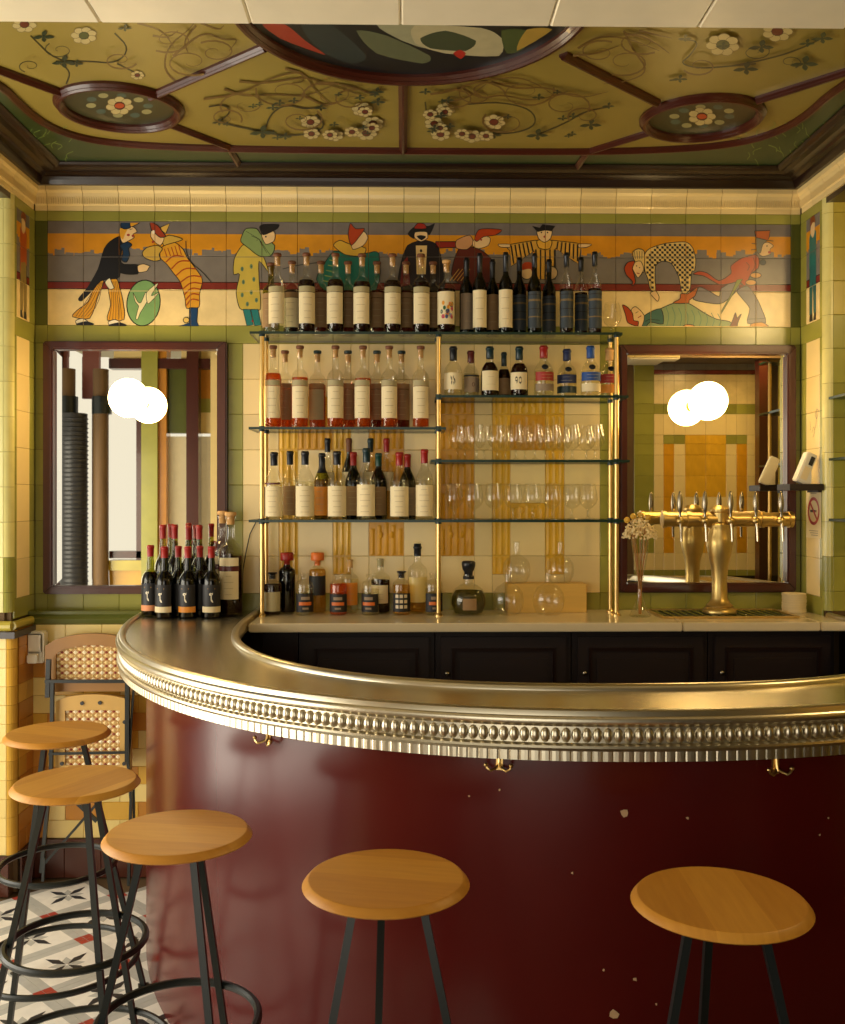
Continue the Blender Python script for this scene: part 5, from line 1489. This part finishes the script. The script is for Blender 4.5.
for (px, Y, h, rw, gm, lq, fl_, lb, cm, zf, mk, d) in sq:
    bottle('squat', XY(px, Y), Y, ZR2, h*PXM, rw*PXM, gm, lq, fl_, lb, [('capsule', cm, zf)], d, 'squat bottles on the right second shelf', mark=mk, print_=(0 if mk else 2, 'ink'))
rum = [(543.7, YFR, 51, [(.30, .47, 1.3, M_REDP), (.10, .24, 1.3, M_TAUPE)], M_RED, 'clear squat bottle with red band label and red capsule'),
       (567, 4.05, 49, [(.28, .46, 1.3, M_NAVY), (.08, .22, 1.3, M_TEAL)], M_NAVY, 'clear squat bottle with navy band label and navy capsule'),
       (590.6, YFR, 51, [(.30, .47, 1.3, M_BLUE), (.09, .25, 1.3, M_PAPER)], M_BLUE, 'clear squat bottle with bright blue band label and blue capsule'),
       (609.5, 4.05, 50, [(.28, .46, 1.3, M_REDP), (.08, .25, 1.3, M_OGOLD)], M_CORK, 'squat bottle with red band label behind the right brass post')]
for (px, Y, h, lb, cm, d) in rum:
    bottle('squat', XY(px, Y), Y, ZR2, h*PXM, 9.9*PXM, M_CLEAR, M_LCLEAR, .5, lb, [('capsule', cm, .76)]+([('corktop', M_CORK, 0)] if 0 else []), d, 'squat bottles on the right second shelf', mark=seal, print_=(2, 'pale'))

# ---------- wine glasses
def glass_mesh(h, r):
    P = [(r*.72, 0), (r*.74, .002), (r*.30, .006), (.0045, .012), (.0038, h*.18), (.005, h*.28), (r*.45, h*.33), (r*.84, h*.43), (r, h*.55), (r*.96, h*.70), (r*.74, h)]
    mb = MB(); mb.lathe(P, 24); me = mesh('bowl', mb.V, mb.F, M_THIN, True)
    return me
gm1 = glass_mesh(36*PXM, 9.6*PXM)
def wineglass(px, Y, z, label, group):
    t = link('wine_glass', gm1, None, (XY(px, Y), Y, z)); tag(t, label, 'glass', group)
for i, px in enumerate((457.8, 476.5, 497, 516, 535, 553, 572, 595)):
    wineglass(px, YFR, ZR3, 'tulip wine glass, %s from left in front on the upper glass shelf' % ordn(i, 8), 'wine glasses on the upper glass shelf')
for i, px in enumerate((465, 484, 505, 525, 545, 563, 586)):
    wineglass(px, 4.105, ZR3, 'tulip wine glass, %s from left behind on the upper glass shelf' % ordn(i, 8), 'wine glasses on the upper glass shelf')
for i, px in enumerate((454, 474, 494, 513.3, 532.5, 552, 572)):
    wineglass(px, YFR, Z3, 'tulip wine glass, %s from left on the lower glass shelf' % ordn(i, 8), 'wine glasses on the lower glass shelf')
wineglass(588, 4.09, Z3, 'tulip wine glass set back at the right end of the lower glass shelf', 'wine glasses on the lower glass shelf')
wineglass(612, 4.09, Z1, 'lone wine glass at the right end of the top shelf', 'wine glasses on the top shelf')

# ---------- bottles standing on the worktop
ZW = ZBAR
def blacklabel(t, r, h, tw):
    o = link('label_band', arc_mesh(r*1.022, .235*h, .31*h, .75, M_ORG), t, (0, 0, 0), (0, 0, tw))
    for (z0, z1, hw) in ((.36, .43, .5), (.14, .185, .35)):
        link('print', arc_mesh(r*1.022, z0*h, z1*h, hw, M_TAUPE), t, (0, 0, 0), (0, 0, tw))
pxm = 3.98/F
def sh(px, Y, h, lq, fl_, d, lb, mk, cap, kind='short', rw=9.0, gm=M_CLEAR, pr=(0, '')):
    bottle(kind, XY(px, Y), Y, ZW, h*pxm, rw*pxm, gm, lq, fl_, lb, cap, d, 'bottles on the worktop under the rack', mark=mk, print_=pr)
BL = [(.08, .50, 1.25, M_INK)]
sh(272.5, 4.03, 43, M_LDARK, .72, 'short dark bottle with figured cream label and black stopper behind the left post', [(.1, .55, 1.2, M_PAPERG)], None, [('stopper', M_FOILK, 0)], pr=(5, 'ink'))
sh(287, 4.10, 62, M_LBLACK, .80, 'tall dark bottle with round red stopper on the worktop', [], None, [('stopper', M_RED, 0)], 'apoth', 9)
sh(304.5, 4.03, 44, M_LCLEAR, .6, 'short clear bottle with black label, left of the brown one, on the worktop', BL, blacklabel, [])
sh(317.5, 4.10, 62, M_LGOLD, .72, 'tall golden bottle with orange stopper on the worktop', [(.30, .62, 1.2, M_INK)], None, [('stopper', M_ORG, 0)], 'apoth', 9)
sh(338.5, 4.03, 43, M_LROSE, .72, 'short bottle of brown spirit with black label on the worktop', BL, blacklabel, [])
sh(350, 4.10, 57, M_LCLEAR, .6, 'clear bottle with cork and yellow label in the back on the worktop', [(.15, .55, 1.1, M_OGOLD)], None, [('corktop', M_CORK, 0)], 'tall', 9, pr=(3, 'ink'))
sh(370.5, 4.03, 43, M_LCLEAR, .6, 'short clear bottle with black label beside the cream labelled back bottle', BL, blacklabel, [])
sh(380.5, 4.10, 58, M_LDARK, .58, 'dark spirit bottle with cream label and glass neck in the back on the worktop', [(.18, .50, 1.1, M_PAPER)], None, [('corktop', M_PAPERG, 0)], 'tall', 10, pr=(3, 'ink'))
def blocks(t, r, h, tw):
    P = Paint(lambda q, l: Vector(((r*1.022+l*.00004)*math.cos(-PI/2+q[0]), (r*1.022+l*.00004)*math.sin(-PI/2+q[0]), q[1]*h)))
    for k in range(3):
        for j in range(3): P.fill(rgb(214, 196, 160), [(-.7+j*.5, .16+k*.12), (-.34+j*.5, .16+k*.12), (-.34+j*.5, .235+k*.12), (-.7+j*.5, .235+k*.12)], 0)
    P.build('printed_blocks', t, M_PAINT)
sh(401.5, 4.03, 44, M_LGOLD, .68, 'short golden bottle with black and white block label and black stopper', BL, blocks, [('stopper', M_FOILK, 0)])
sh(417.5, 4.10, 71, M_LGOLD, .50, 'tall clear bottle with yellow label and black cap on the worktop', [(.16, .52, 1.15, M_BRICKC)], None, [('capsule', M_FOILK, .82)], 'tall', 10)
sh(433.5, 4.03, 44, M_LCLEAR, .6, 'short clear bottle with black label behind the middle brass post', BL, blacklabel, [])

# round liqueur bottle
X = XY(468.5, 4.03)
t = thing('bottle', 'round bellied olive liqueur bottle with black ball stopper and brown label', 'bottle', (X, 4.03, ZW))
rr = 18.3*pxm
mb = MB(); mb.lathe([(0, .002), (rr*.55, 0), (rr*.8, .006), (rr, .045), (rr*.96, .078), (rr*.78, .104), (rr*.45, .122), (rr*.27, .128), (rr*.25, .155), (rr*.3, .158), (rr*.3, .166), (rr*.24, .168)], 26); mb.build('glass_body', M_CLEAR, t, True)
mb = MB(); mb.lathe([(0, .006), (rr*.76, .008), (rr*.95, .045), (rr*.91, .076), (rr*.75, .098), (0, .1)], 22); mb.build('liquid', M_LGREEN, t, True)
mb = MB(); mb.lathe([(.017, .160), (.018, .176), (.024, .184), (.028, .2), (.029, .212), (.024, .220), (0, .222)], 18); mb.build('stopper', M_FOILK, t, True)
link('paper_label', arc_mesh(rr*1.02, .025, .072, .38, M_PAPERB), t)
link('neck_band', arc_mesh(rr*.31, .146, .158, PI*.98, M_INK, seg=20), t)

# round flasks and wooden box
bx = boxobj('wooden_box', XY(507, 4.10), XY(586, 4.10), 4.082, 4.185, ZW, PY(545, 584, 4.075).z, M_BOX, None, .003)
tag(bx, 'pale pine box behind the round glass flasks', 'box')
def flask(px, Y, z, r, h, label):
    P = [(r*.35, .0), (r*.72, .004), (r*.95, r*.55), (r, r*.95), (r*.93, r*1.4), (r*.7, r*1.75), (r*.36, r*1.97), (.0125, r*2.1), (.0115, h*.8), (.0125, h-.004), (.0165, h)]
    mb = MB(); mb.lathe([(0, .003)]+P, 28)
    o = mb.build('round_flask', M_THIN, None, True, (XY(px, Y), Y, z)); tag(o, label, 'flask', 'round glass flasks')
zb_ = PY(545, 584, 4.075).z
flask(508, 4.005, ZW, 16*pxm, 45*pxm, 'round glass flask in front of the pine box, nearer the liqueur bottle')
flask(548.5, 4.005, ZW, 16*pxm, 46*pxm, 'round glass flask in front of the pine box, on the right')
flask(516.5, 4.13, zb_, 14.5*pxm, 43*pxm, 'round glass flask on top of the pine box, left')
flask(560, 4.13, zb_, 14.5*pxm, 43*pxm, 'round glass flask on top of the pine box, right')

# ---------- port bottles on the bar
def portmark(t, r, h, tw):
    P = Paint(lambda q, l: Vector(((r*1.022+l*.00004)*math.cos(-PI/2+tw+q[0]), (r*1.022+l*.00004)*math.sin(-PI/2+tw+q[0]), q[1]*h)))
    W_ = rgb(226, 214, 186)
    P.fill(W_, [(-.24, .345), (-.1, .36), (.06, .35), (.16, .365), (.14, .335), (.02, .325), (.02, .27), (.12, .255), (.2, .225), (.08, .225), (-.06, .25), (-.08, .32), (-.2, .32)], 0)
    P.stroke(rgb(196, 140, 60), .012, [(-.4, .415), (.4, .415)], 0)
    P.build('printed_emblem', t, M_PAINT)
def portb(px, Y, h, stripe, neck, label, vis=True, rw=9.2):
    q = Vector((XY(px, Y), Y, ZBAR)); k = Y/F
    lb = [(.10, .47, 1.2, M_INK), (.085, .165, 1.22, stripe)] if vis else [(.10, .47, 1.2, M_INK)]
    bottle('port', q.x, q.y, ZBAR+.0005, h, rw*k, M_GOLIVE if neck else M_GDARK, M_LBLACK, .62, lb, [('capsule', M_RED, .84)], label, 'red capped bottles on the bar', mark=portmark if vis else None, print_=(0, ''))
portb(150.5, 3.99, .288, M_PEACH, True, 'red capped olive bottle with peach stripe, leftmost on the bar', True, 8.7)
portb(164.5, 3.935, .285, M_PAPER, False, 'red capped black bottle with cream stripe beside the peach striped one')
portb(188, 3.935, .285, M_OGOLD, False, 'red capped black bottle with orange stripe, front row on the bar')
portb(211.5, 3.935, .285, M_PAPER, False, 'red capped black bottle with cream stripe at the right of the front row')
portb(178.5, 4.0, .284, M_PAPER, True, 'red capped bottle between the front two, half hidden', False, 8.3)
portb(200, 4.0, .284, M_PAPER, False, 'red capped bottle hidden behind the orange striped one', False, 8.3)
for i, (px, h) in enumerate(((163, .367), (174.8, .369), (188.8, .362), (199.3, .367))):
    portb(px, 4.13 if i % 2 == 0 else 4.07, h, M_PAPER, True, 'tall red capped bottle, %s from left in the rear on the bar' % ordn(i, 4), False, 8.1)
for (px, Yq, rq_, h, d) in ((230.5, 4.03, 12.3, .4215, 'large clear corked bottle of dark spirit with cream label on the bar, in front'), (222.5, 4.122, 10.9, .4245, 'large clear corked bottle standing behind the other at the bar end')):
    q = Vector((XY(px, Yq), Yq, ZBAR)); k = Yq/F
    bottle('tall', q.x, q.y, ZBAR+.0005, h, rq_*k, M_CLEAR, M_LDARK, .57, [(.16, .43, .85, M_PAPER), (.435, .475, .9, M_MAROON), (.48, .56, .85, M_PAPER)], [('stopper', M_CORK, 0), ('corktop', M_CORK, 0)], d, 'large corked bottles on the bar', print_=(4, 'ink'))

# ================================================================== beer tap
YT_ = 4.01
tx = XY(719.5, YT_)
tap = thing('beer_tap', 'polished brass beer tap column with five taps on a horizontal pipe', 'beer tap', (tx, YT_, ZW+.006))
def tz(py): return PY(719, py, YT_).z-ZW
def tw_(px): return XY(px, YT_)-tx
k = YT_/F
mb = MB(); mb.lathe([(0, 0), (16.5*k, 0), (17*k, .006), (16*k, .018), (13*k, .026), (13.3*k, .032), (10.5*k, .042), (8.0*k, .060), (7.3*k, tz(582)), (8.4*k, tz(568)), (11*k, tz(557)), (12.8*k, tz(547)), (12.6*k, tz(539)), (10.2*k, tz(531.5)), (10.8*k, tz(529)), (10.8*k, tz(526)), (9.8*k, tz(525)), (8.0*k, tz(523)), (8.0*k, tz(514)), (9.6*k, tz(513)), (9.6*k, tz(510.5)), (7.5*k, tz(508.5)), (6*k, tz(507)), (0, tz(506.8))], 28)
mb.build('column', M_ABRASS, tap, True)
zp = tz(521)
mb = MB(); mb.tube([(tw_(664), 0, zp), (tw_(790), 0, zp)], 7.2*k, 18)
for px in (664, 688, 707, 731, 762, 790):
    mb.tube([(tw_(px)-.008, 0, zp), (tw_(px)+.008, 0, zp)], 8.3*k, 18)
mb.build('pipe', M_ABRASS, tap, True)
for px in (677, 701.6, 727, 752, 777):
    x = tw_(px)
    mb = MB(); mb.sphere((x, -.042, zp-.004), .0175, 12, 8); mb.tube([(x, -.02, zp-.002), (x, -.05, zp-.002)], .010, 10); 
    tp = mb.build('tap', M_ABRASS, tap, True)
    mb = MB(); mb.tube([(x, -.048, zp-.012), (x+.002, -.056, zp-.035), (x+.003, -.058, zp-.088)], [.0065, .0055, .0048], 8); mb.build('spout', M_STEEL, tp, True)
    mb = MB(); mb.lathe([(0, 0), (.006, 0), (.005, .012), (.0085, .024), (.0115, .048), (.0115, .06), (.009, .082), (.006, .096), (.003, .104), (0, .105)], 12, (x, -.044, zp+.012)); mb.build('handle', M_STEEL, tp, True)
# drip tray
q0 = PZ(655, 626, ZW); 
tr = thing('drip_tray', 'dark perforated drip tray under the beer taps', 'tray', (XY(729, 3.94), 3.94, ZW))
tl = [PZ(668, 613.2, ZW), PZ(778, 613.2, ZW), PZ(806, 626, ZW), PZ(662, 626.5, ZW)]
x0, x1 = XY(660, 3.86)+.012, XY(806, 3.86)-.02
mb = MB(); o_ = tr.location
mb.ringprism([(x0-o_.x, 3.87-3.94, .0005), (x1-o_.x, 3.87-3.94, .0005), (x1-o_.x, 4.15-3.94, .0005), (x0-o_.x, 4.15-3.94, .0005)], [(x0+.012-o_.x, 3.882-3.94, .0005), (x1-.012-o_.x, 3.882-3.94, .0005), (x1-.012-o_.x, 4.138-3.94, .0005), (x0+.012-o_.x, 4.138-3.94, .0005)], (0, 0, .008))
mb.build('tray_frame', M_ABRASS, tr)
mb = MB()
for i in range(16):
    x = x0+.014+(x1-x0-.028)*(i+.5)/16-o_.x
    mb.box(x-.008, x+.008, 3.883-3.94, 4.137-3.94, .002, .005)
g = mb.build('grille', M_DGREEN, tr)
mb = MB(); mb.box(x0+.01-o_.x, x1-.01-o_.x, 3.88-3.94, 4.14-3.94, .0005, .0015); mb.build('tray_pan', M_BLACKW, tr)

# ================================================================== vase of dried flowers
vx = XY(640, 3.95); kk = 3.95/F
vs = thing('flower_vase', 'slim flared glass vase of dried white flowers beside the right brass post', 'vase', (vx, 3.95, ZW))
mb = MB(); hv = .315
mb.lathe([(0, .003), (.042, 0), (.044, .004), (.032, .022), (.018, .06), (.0105, .10), (.0105, .125), (.016, .165), (.028, .235), (.037, hv), (.0355, hv), (.026, .235), (.014, .165), (.008, .125), (.006, .105)], 24)
mb.build('glass_body', M_THIN, vs, True)
rv = random.Random(11)
for i in range(7):
    a = 2*PI*i/7; r1 = .03*rv.random()+.01
    mb = MB(); mb.tube([(0.004*math.cos(a), .004*math.sin(a), .01), (.006*math.cos(a+1), .006*math.sin(a+1), .13), (.02*math.cos(a), .02*math.sin(a), .25), (r1*1.6*math.cos(a), r1*1.6*math.sin(a), .36)], .0022, 5); mb.build('stem', M_STEM, vs)
mb = MB()
for i in range(420):
    a = rv.random()*2*PI; rr_ = .072*math.sqrt(rv.random()); z = .325+.07*rv.random()*(1.1-(rr_/.08)**2)-.03*(rr_/.07)
    mb.sphere((rr_*math.cos(a), rr_*math.sin(a)*.8, z+.02), .0025+.0035*rv.random(), 5, 4)
o = mb.build('flower_heads', M_FLOWER, vs); o['kind'] = 'stuff'
for (dx, dz) in ((-.055, .39), (-.03, .405), (.0, .41), (.03, .4)):
    mb = MB(); mb.sphere((dx, -.01, dz), .013, 8, 6); mb.build('button_flower', M_BRICKY, vs, True)

# ================================================================== small things at the right
sc = PY(794, 612, 4.09)
t = thing('beer_mat_stack', 'stack of cream paper beer mats in the right corner of the worktop', 'beer mats', (XY(794, 4.09), 4.09, ZW))
z = 0
me = None
for i in range(16):
    if me is None:
        mb = MB(); mb.lathe([(0, .0004), (.0475, .0004), (.049, .001), (.049, .0040), (.0475, .0046), (0, .0046)], 24); me = mesh('beer_mat', mb.V, mb.F, M_PAPER)
    link('beer_mat', me, t, (rv.uniform(-.0012, .0012), rv.uniform(-.001, .001), i*.0050))
# bracket shelf with card reader
zs = PY(806, 484, 3.98).z
ws = thing('wall_shelf', 'small dark wooden ledge on the right return wall', 'shelf', (XR-.005, 4.03, zs))
boxobj('board', XY(789, 3.97)-XR+.005, .004, -.07, .07, -.026, 0, M_BLACKW, ws, .002)
boxobj('wall_cleat', -.012, .004, -.05, .06, -.034, -.026, M_BLACKW, ws)
cr = thing('card_reader', 'white card payment reader leaning on the small dark ledge', 'card reader', (XY(800, 3.99), 4.0, zs))
cr.rotation_euler = (0, math.radians(24), math.radians(8))
boxobj('body', -.027, .02, -.02, .02, .0055, .135, M_WHITE, cr, .004)
boxobj('screen', -.006, .012, -.022, -.019, .085, .122, M_DGREY, cr)
boxobj('keypad', -.016, .012, -.022, -.019, .02, .075, M_PAPER, cr)
cs = boxobj('reader_stand', XY(806, 3.99)-.006, XY(806, 3.99)+.022, 3.985, 4.02, zs+.0005, zs+.06, M_WHITE, None, .003); tag(cs, 'white block behind the card reader on the ledge', 'holder')
# no smoking notice on the return wall
ns = thing('no_smoking_sign', 'paper no smoking notice with red circle on the right return wall', 'sign', (XR-.0005, 4.06, PY(812, 538, 4.06).z))
hs = PY(812, 490, 4.06).z-PY(812, 538, 4.06).z
boxobj('sheet', -.0012, 0, -.072, .075, 0, hs, M_PAPER, ns)
P = Paint(lambda q, l: Vector((-.0014-l*.00005, q[0], q[1])))
cz = hs*.56; rad = .052
RDS = rgb(176, 36, 30)
P.stroke(rgb(60, 56, 52), .010, [(.034, cz), (-.034, cz)], 0); P.stroke(rgb(200, 150, 90), .010, [(-.034, cz), (-.02, cz)], 0)
P.stroke(rgb(60, 56, 52), .004, [(.04, cz+.006), (.036, cz+.02), (.042, cz+.03)], 1)
P.stroke(RDS, .013, [(rad*math.cos(2*PI*k/32), cz+rad*math.sin(2*PI*k/32)) for k in range(33)], 0)
P.stroke(RDS, .011, [(-.036, cz-.036), (.036, cz+.036)], 0)
for k in range(3): P.stroke(rgb(150, 130, 100), .003, [(-.045, .03-k*.009), (.045-.01*k, .03-k*.009)], 0)
P.stroke(rgb(150, 130, 100), .003, [(-.03, hs-.014), (.03, hs-.014)], 0)
P.build('printed_symbol', ns, M_PAINT)
# scratched mark on the cream tile above
P = Paint(lambda q, l: Vector((XR-.0006-l*.00004, q[0], q[1])))
z0 = PY(814, 425, 4.05).z
for pts in (((4.01, z0+.05), (4.03, z0+.07), (4.05, z0+.04), (4.03, z0+.02), (4.02, z0+.045)), ((4.08, z0-.03), (4.06, z0+.0), (4.05, z0-.03), (4.07, z0-.05)), ((4.1, z0+.02), (4.09, z0-.01), (4.1, z0-.02)), ((4.03, z0+.07), (4.035, z0+.01), (4.05, z0-.02))):
    P.stroke(rgb(120, 100, 74), .0028, list(pts), 2)
P.build('scribble_mark', wall_right, M_PAINT)
# glass shelf ends beyond the right pier
sr = thing('glass_shelf_set', 'glass wall shelves at the far right edge, on the pier', 'shelf', (XR+.2, YP, 1.4))
for y in (397, 459, 520):
    z = PY(840, y, 3.9).z-1.4
    mb = MB(); mb.box(PY(836, y, 3.88).x-XR-.2, .4, -.15, -.002, z-.005, z+.005); o = mb.build('glass_shelf', M_SHELF, sr)
    o.data.materials.append(M_SEDGE)
    for f in o.data.polygons:
        if abs(f.normal.z) < .5: f.material_index = 1
# cable by the left of the rack
mb = MB(); mb.tube([PY(262, 519, 4.19), PY(256, 522, 4.19), PY(250, 534, 4.192), PY(246, 552, 4.192), PY(243, 570, 4.194), PY(242, 590, 4.194), PY(241, 611, 4.194)], .0022, 6)
o = mb.build('black_cable', M_BLACK, None, True); tag(o, 'thin black cable hanging down the wall left of the bottle rack', 'cable')
# white socket box in the left corner
t = thing('wall_socket', 'cream plastic socket box on the dado in the left corner', 'socket', (PY(40, 645, YW).x, YW, PY(40, 661, YW).z))
boxobj('box', -.033, .036, -.06, -.002, 0, .13, M_WHITE, t, .006)
boxobj('cover', -.028, .03, -.066, -.058, .045, .122, M_WHITE, t, .004)
boxobj('plug', -.022, .02, -.09, -.064, .004, .04, M_WHITE, t, .004)
# ================================================================== bar stools
ZS = .85
RSEAT = .163
def seat_mat():
    m = bpy.data.materials.new('glued_beech_boards'); m.use_nodes = True
    nt = m.node_tree; N = nt.nodes; L = nt.links; b = N['Principled BSDF']
    b.inputs['Roughness'].default_value = .42
    tc = N.new('ShaderNodeTexCoord'); s = N.new('ShaderNodeSeparateXYZ'); L.new(tc.outputs['Object'], s.inputs[0])
    q = N.new('ShaderNodeMath'); q.operation = 'MULTIPLY'; q.inputs[1].default_value = 9.5; L.new(s.outputs[0], q.inputs[0])
    oi = N.new('ShaderNodeObjectInfo'); ad = N.new('ShaderNodeMath'); L.new(q.outputs[0], ad.inputs[0]); L.new(oi.outputs['Random'], ad.inputs[1])
    f = N.new('ShaderNodeMath'); f.operation = 'FLOOR'; L.new(ad.outputs[0], f.inputs[0])
    wn = N.new('ShaderNodeTexWhiteNoise'); wn.noise_dimensions = '1D'; L.new(f.outputs[0], wn.inputs['W'])
    mp = N.new('ShaderNodeMapping'); mp.inputs['Scale'].default_value = (30, 3, 8); L.new(tc.outputs['Object'], mp.inputs[0])
    nz = N.new('ShaderNodeTexNoise'); nz.inputs['Scale'].default_value = 2.4; nz.inputs['Detail'].default_value = 5; L.new(mp.outputs[0], nz.inputs['Vector'])
    mx = N.new('ShaderNodeMath'); mx.operation = 'MULTIPLY_ADD'; mx.inputs[1].default_value = .55; L.new(wn.outputs['Value'], mx.inputs[0])
    n2 = N.new('ShaderNodeMath'); n2.operation = 'MULTIPLY'; n2.inputs[1].default_value = .55; L.new(nz.outputs[0], n2.inputs[0]); L.new(n2.outputs[0], mx.inputs[2])
    cr_ = N.new('ShaderNodeValToRGB'); cr_.color_ramp.elements[0].color = rgb(176, 112, 28); cr_.color_ramp.elements[1].color = rgb(224, 164, 64)
    L.new(mx.outputs[0], cr_.inputs[0]); L.new(cr_.outputs[0], b.inputs['Base Color'])
    return m
M_SEAT = seat_mat()
mb = MB(); mb.lathe([(0, 0), (RSEAT, 0), (RSEAT, -.008), (RSEAT-.004, -.014), (RSEAT-.022, -.027), (0, -.027)][::-1], 48)
mb.V = [(x, y, z) for x, y, z in mb.V]
seat_me = None
def stool(px, py, rot, srot, label):
    global seat_me
    q = PZ(px, py, ZS)
    t = thing('bar_stool', label, 'stool', (q.x, q.y, 0), 0, 'round wooden bar stools')
    if seat_me is None:
        m2 = MB(); m2.lathe([(0, -.021), (RSEAT-.016, -.021), (RSEAT-.003, -.0165), (RSEAT, -.0135), (RSEAT-.002, -.0105), (RSEAT-.0105, -.001), (RSEAT-.0125, 0), (RSEAT-.0145, 0), (.002, 0), (0, 0)], 56)
        o = m2.build('seat', M_SEAT, t, True, (0, 0, ZS), (0, 0, srot)); seat_me = o.data
    else:
        link('seat', seat_me, t, (0, 0, ZS), (0, 0, srot))
    top = ZS-.021; r0, r1 = .072, .262
    for k in range(3):
        a = rot+2*PI*k/3; d = Vector((math.cos(a), math.sin(a), 0))
        m2 = MB(); m2.tube([d*r0+Vector((0, 0, top)), d*r1+Vector((0, 0, .004))], .0105, 4); lg = m2.build('leg', M_BLACK, t)
        m2 = MB(); m2.box(-.017, .017, -.017, .017, 0, .006); m2.build('foot', M_BLACK, lg, False, (d.x*r1, d.y*r1, 0), (0, 0, a))
    m2 = MB(); m2.lathe([(0, top-.006), (.09, top-.006), (.09, top), (0, top)], 20); m2.build('mounting_plate', M_BLACK, t)
    for (nm, z) in (('upper_foot_ring', .43), ('lower_foot_ring', .13)):
        rr = r0+(r1-r0)*(top-z)/top+.012
        m2 = MB(); m2.tube([(rr*math.cos(2*PI*k/48), rr*math.sin(2*PI*k/48), z) for k in range(48)], .0095, 8, True); m2.build(nm, M_BLACK, t, True)
R_ = math.radians
stool(57.5, 731.5, R_(258), 1.2, 'round wooden bar stool farthest back, in front of the folding chair')
stool(76, 780.5, R_(188), -.5, 'round wooden bar stool second from the back, left of the bar end')
stool(178, 831, R_(188), 1.4, 'round wooden bar stool in front of the left curve of the bar')
stool(386, 876.5, R_(-23), 1.35, 'round wooden bar stool at the middle of the bar front')
stool(720.5, 897, R_(206), -.05, 'round wooden bar stool nearest, at the right of the bar front')

# ================================================================== folding chair leaning at the wall
YCH = 4.03
ch = thing('folding_chair', 'folded wooden bistro chair with red and cream woven panels leaning at the tiled wall', 'chair', (PY(92, 870, YCH).x, YCH, 0))
co = ch.location
def cp(x, y, Y=YCH): 
    v = PY(40+x/6.83, 630+y/6.83, Y); return Vector((v.x-co.x, v.y-co.y, v.z))
def cp2(x, y, Y=YCH):
    v = PY(40+x/6.83, 770+y/6.83, Y); return Vector((v.x-co.x, v.y-co.y, max(v.z, .006)))
# back frame
def arch(x0, x1, yt, ysh, yb, n=10):
    P = [(x0, yb), (x0, ysh)]
    for k in range(1, n):
        a = k/n; P.append((x0+(x1-x0)*a, ysh-(ysh-yt)*math.sin(PI*a)**.6))
    return P+[(x1, ysh), (x1, yb)]
mb = MB()
o_ = arch(35, 690, 25, 110, 420); i_ = arch(108, 617, 105, 165, 345)
mb.ringprism([cp(*q) for q in o_], [cp(*q) for q in i_], (0, .03, 0)); mb.build('back_frame', M_WOODBR, ch)
# seat folded up
o_ = arch(105, 620, 440, 490, 960); i_ = arch(170, 545, 545, 552, 925)
mb = MB(); mb.ringprism([cp(x, y, YCH-.02) for x, y in o_], [cp(x, y, YCH-.02) for x, y in i_], (0, .022, 0)); sf_ = mb.build('seat_frame', M_WOODB, ch)
for (x, y) in ((288, 500), (410, 497), (578, 628), (575, 912), (150, 912)):
    mb = MB(); c = cp(x, y, YCH-.021); mb.tube([c, c+Vector((0, -.004, 0))], .008, 10); mb.build('rivet', M_DGREY, sf_, True)
def weave(x0, x1, y0, y1, Y, name):
    mb = MB(); a = cp(x0, y0, Y); b_ = cp(x1, y1, Y)
    mb.box(a.x, b_.x, a.y, a.y+.006, b_.z, a.z, rgb(176, 130, 66))
    nx = int(abs(b_.x-a.x)/.036); nz = int(abs(a.z-b_.z)/.030)
    for i in range(nx*2+1):
        for j in range(nz*2+1):
            x = a.x+(b_.x-a.x)*(i+.5)/(nx*2+1); z = b_.z+(a.z-b_.z)*(j+.5)/(nz*2+1)
            if (i+j) % 2 == 0: col = rgb(240, 226, 188) if i % 2 == 0 else rgb(226, 196, 130)
            else: col = rgb(134, 48, 38) if (i % 2 == 1) else rgb(206, 176, 110)
            s_ = .0108 if (i+j) % 2 == 0 else .0075
            V = [(x-s_, a.y, z), (x, a.y, z-s_*.8), (x+s_, a.y, z), (x, a.y, z+s_*.8), (x, a.y-.004, z)]
            mb.add(V, [(0, 1, 4), (1, 2, 4), (2, 3, 4), (3, 0, 4)], col)
    o = mb.build(name, M_WEAVE, ch); o['kind'] = 'stuff'
weave(106, 620, 95, 350, YCH+.012, 'woven_back'); weave(168, 548, 545, 930, YCH-.010, 'woven_seat')
# black steel folding frame
def bar_(P, r, nm): 
    mb = MB(); mb.tube(P, r, 4); mb.build(nm, M_BLACK, ch)
bar_([cp(60, 200, YCH-.035), cp(52, 460, YCH-.035)], .012, 'side_bar')
bar_([cp(85, 350, YCH-.04), cp(82, 640, YCH-.04), cp(75, 960, YCH-.04), cp2(10, 700, YCH-.06)], .010, 'leg')
bar_([cp(598, 350, YCH-.04), cp(596, 900, YCH-.04)], .012, 'side_bar')
bar_([cp(600, 880, YCH-.04), cp2(622, 200, YCH-.045), cp2(605, 790, YCH-.06)], .008, 'leg')
bar_([cp(640, 400, YCH-.03), cp(600, 960, YCH-.03)], .006, 'strut')
bar_([cp2(640, 130, YCH-.02), cp2(648, 745, YCH-.02)], .006, 'leg')
bar_([cp(35, 350, YCH-.045), cp(600, 350, YCH-.045)], .009, 'cross_bar')
bar_([cp(60, 845, YCH-.045), cp(610, 835, YCH-.045)], .007, 'cross_bar')
bar_([cp2(250, 220, YCH-.05), cp2(390, 350, YCH-.05)], .010, 'brace'); bar_([cp2(380, 240, YCH-.06), cp2(250, 390, YCH-.06), cp2(30, 640, YCH-.06)], .007, 'brace')
bar_([cp2(30, 600, YCH-.06), cp2(20, 760, YCH-.07)], .007, 'leg')
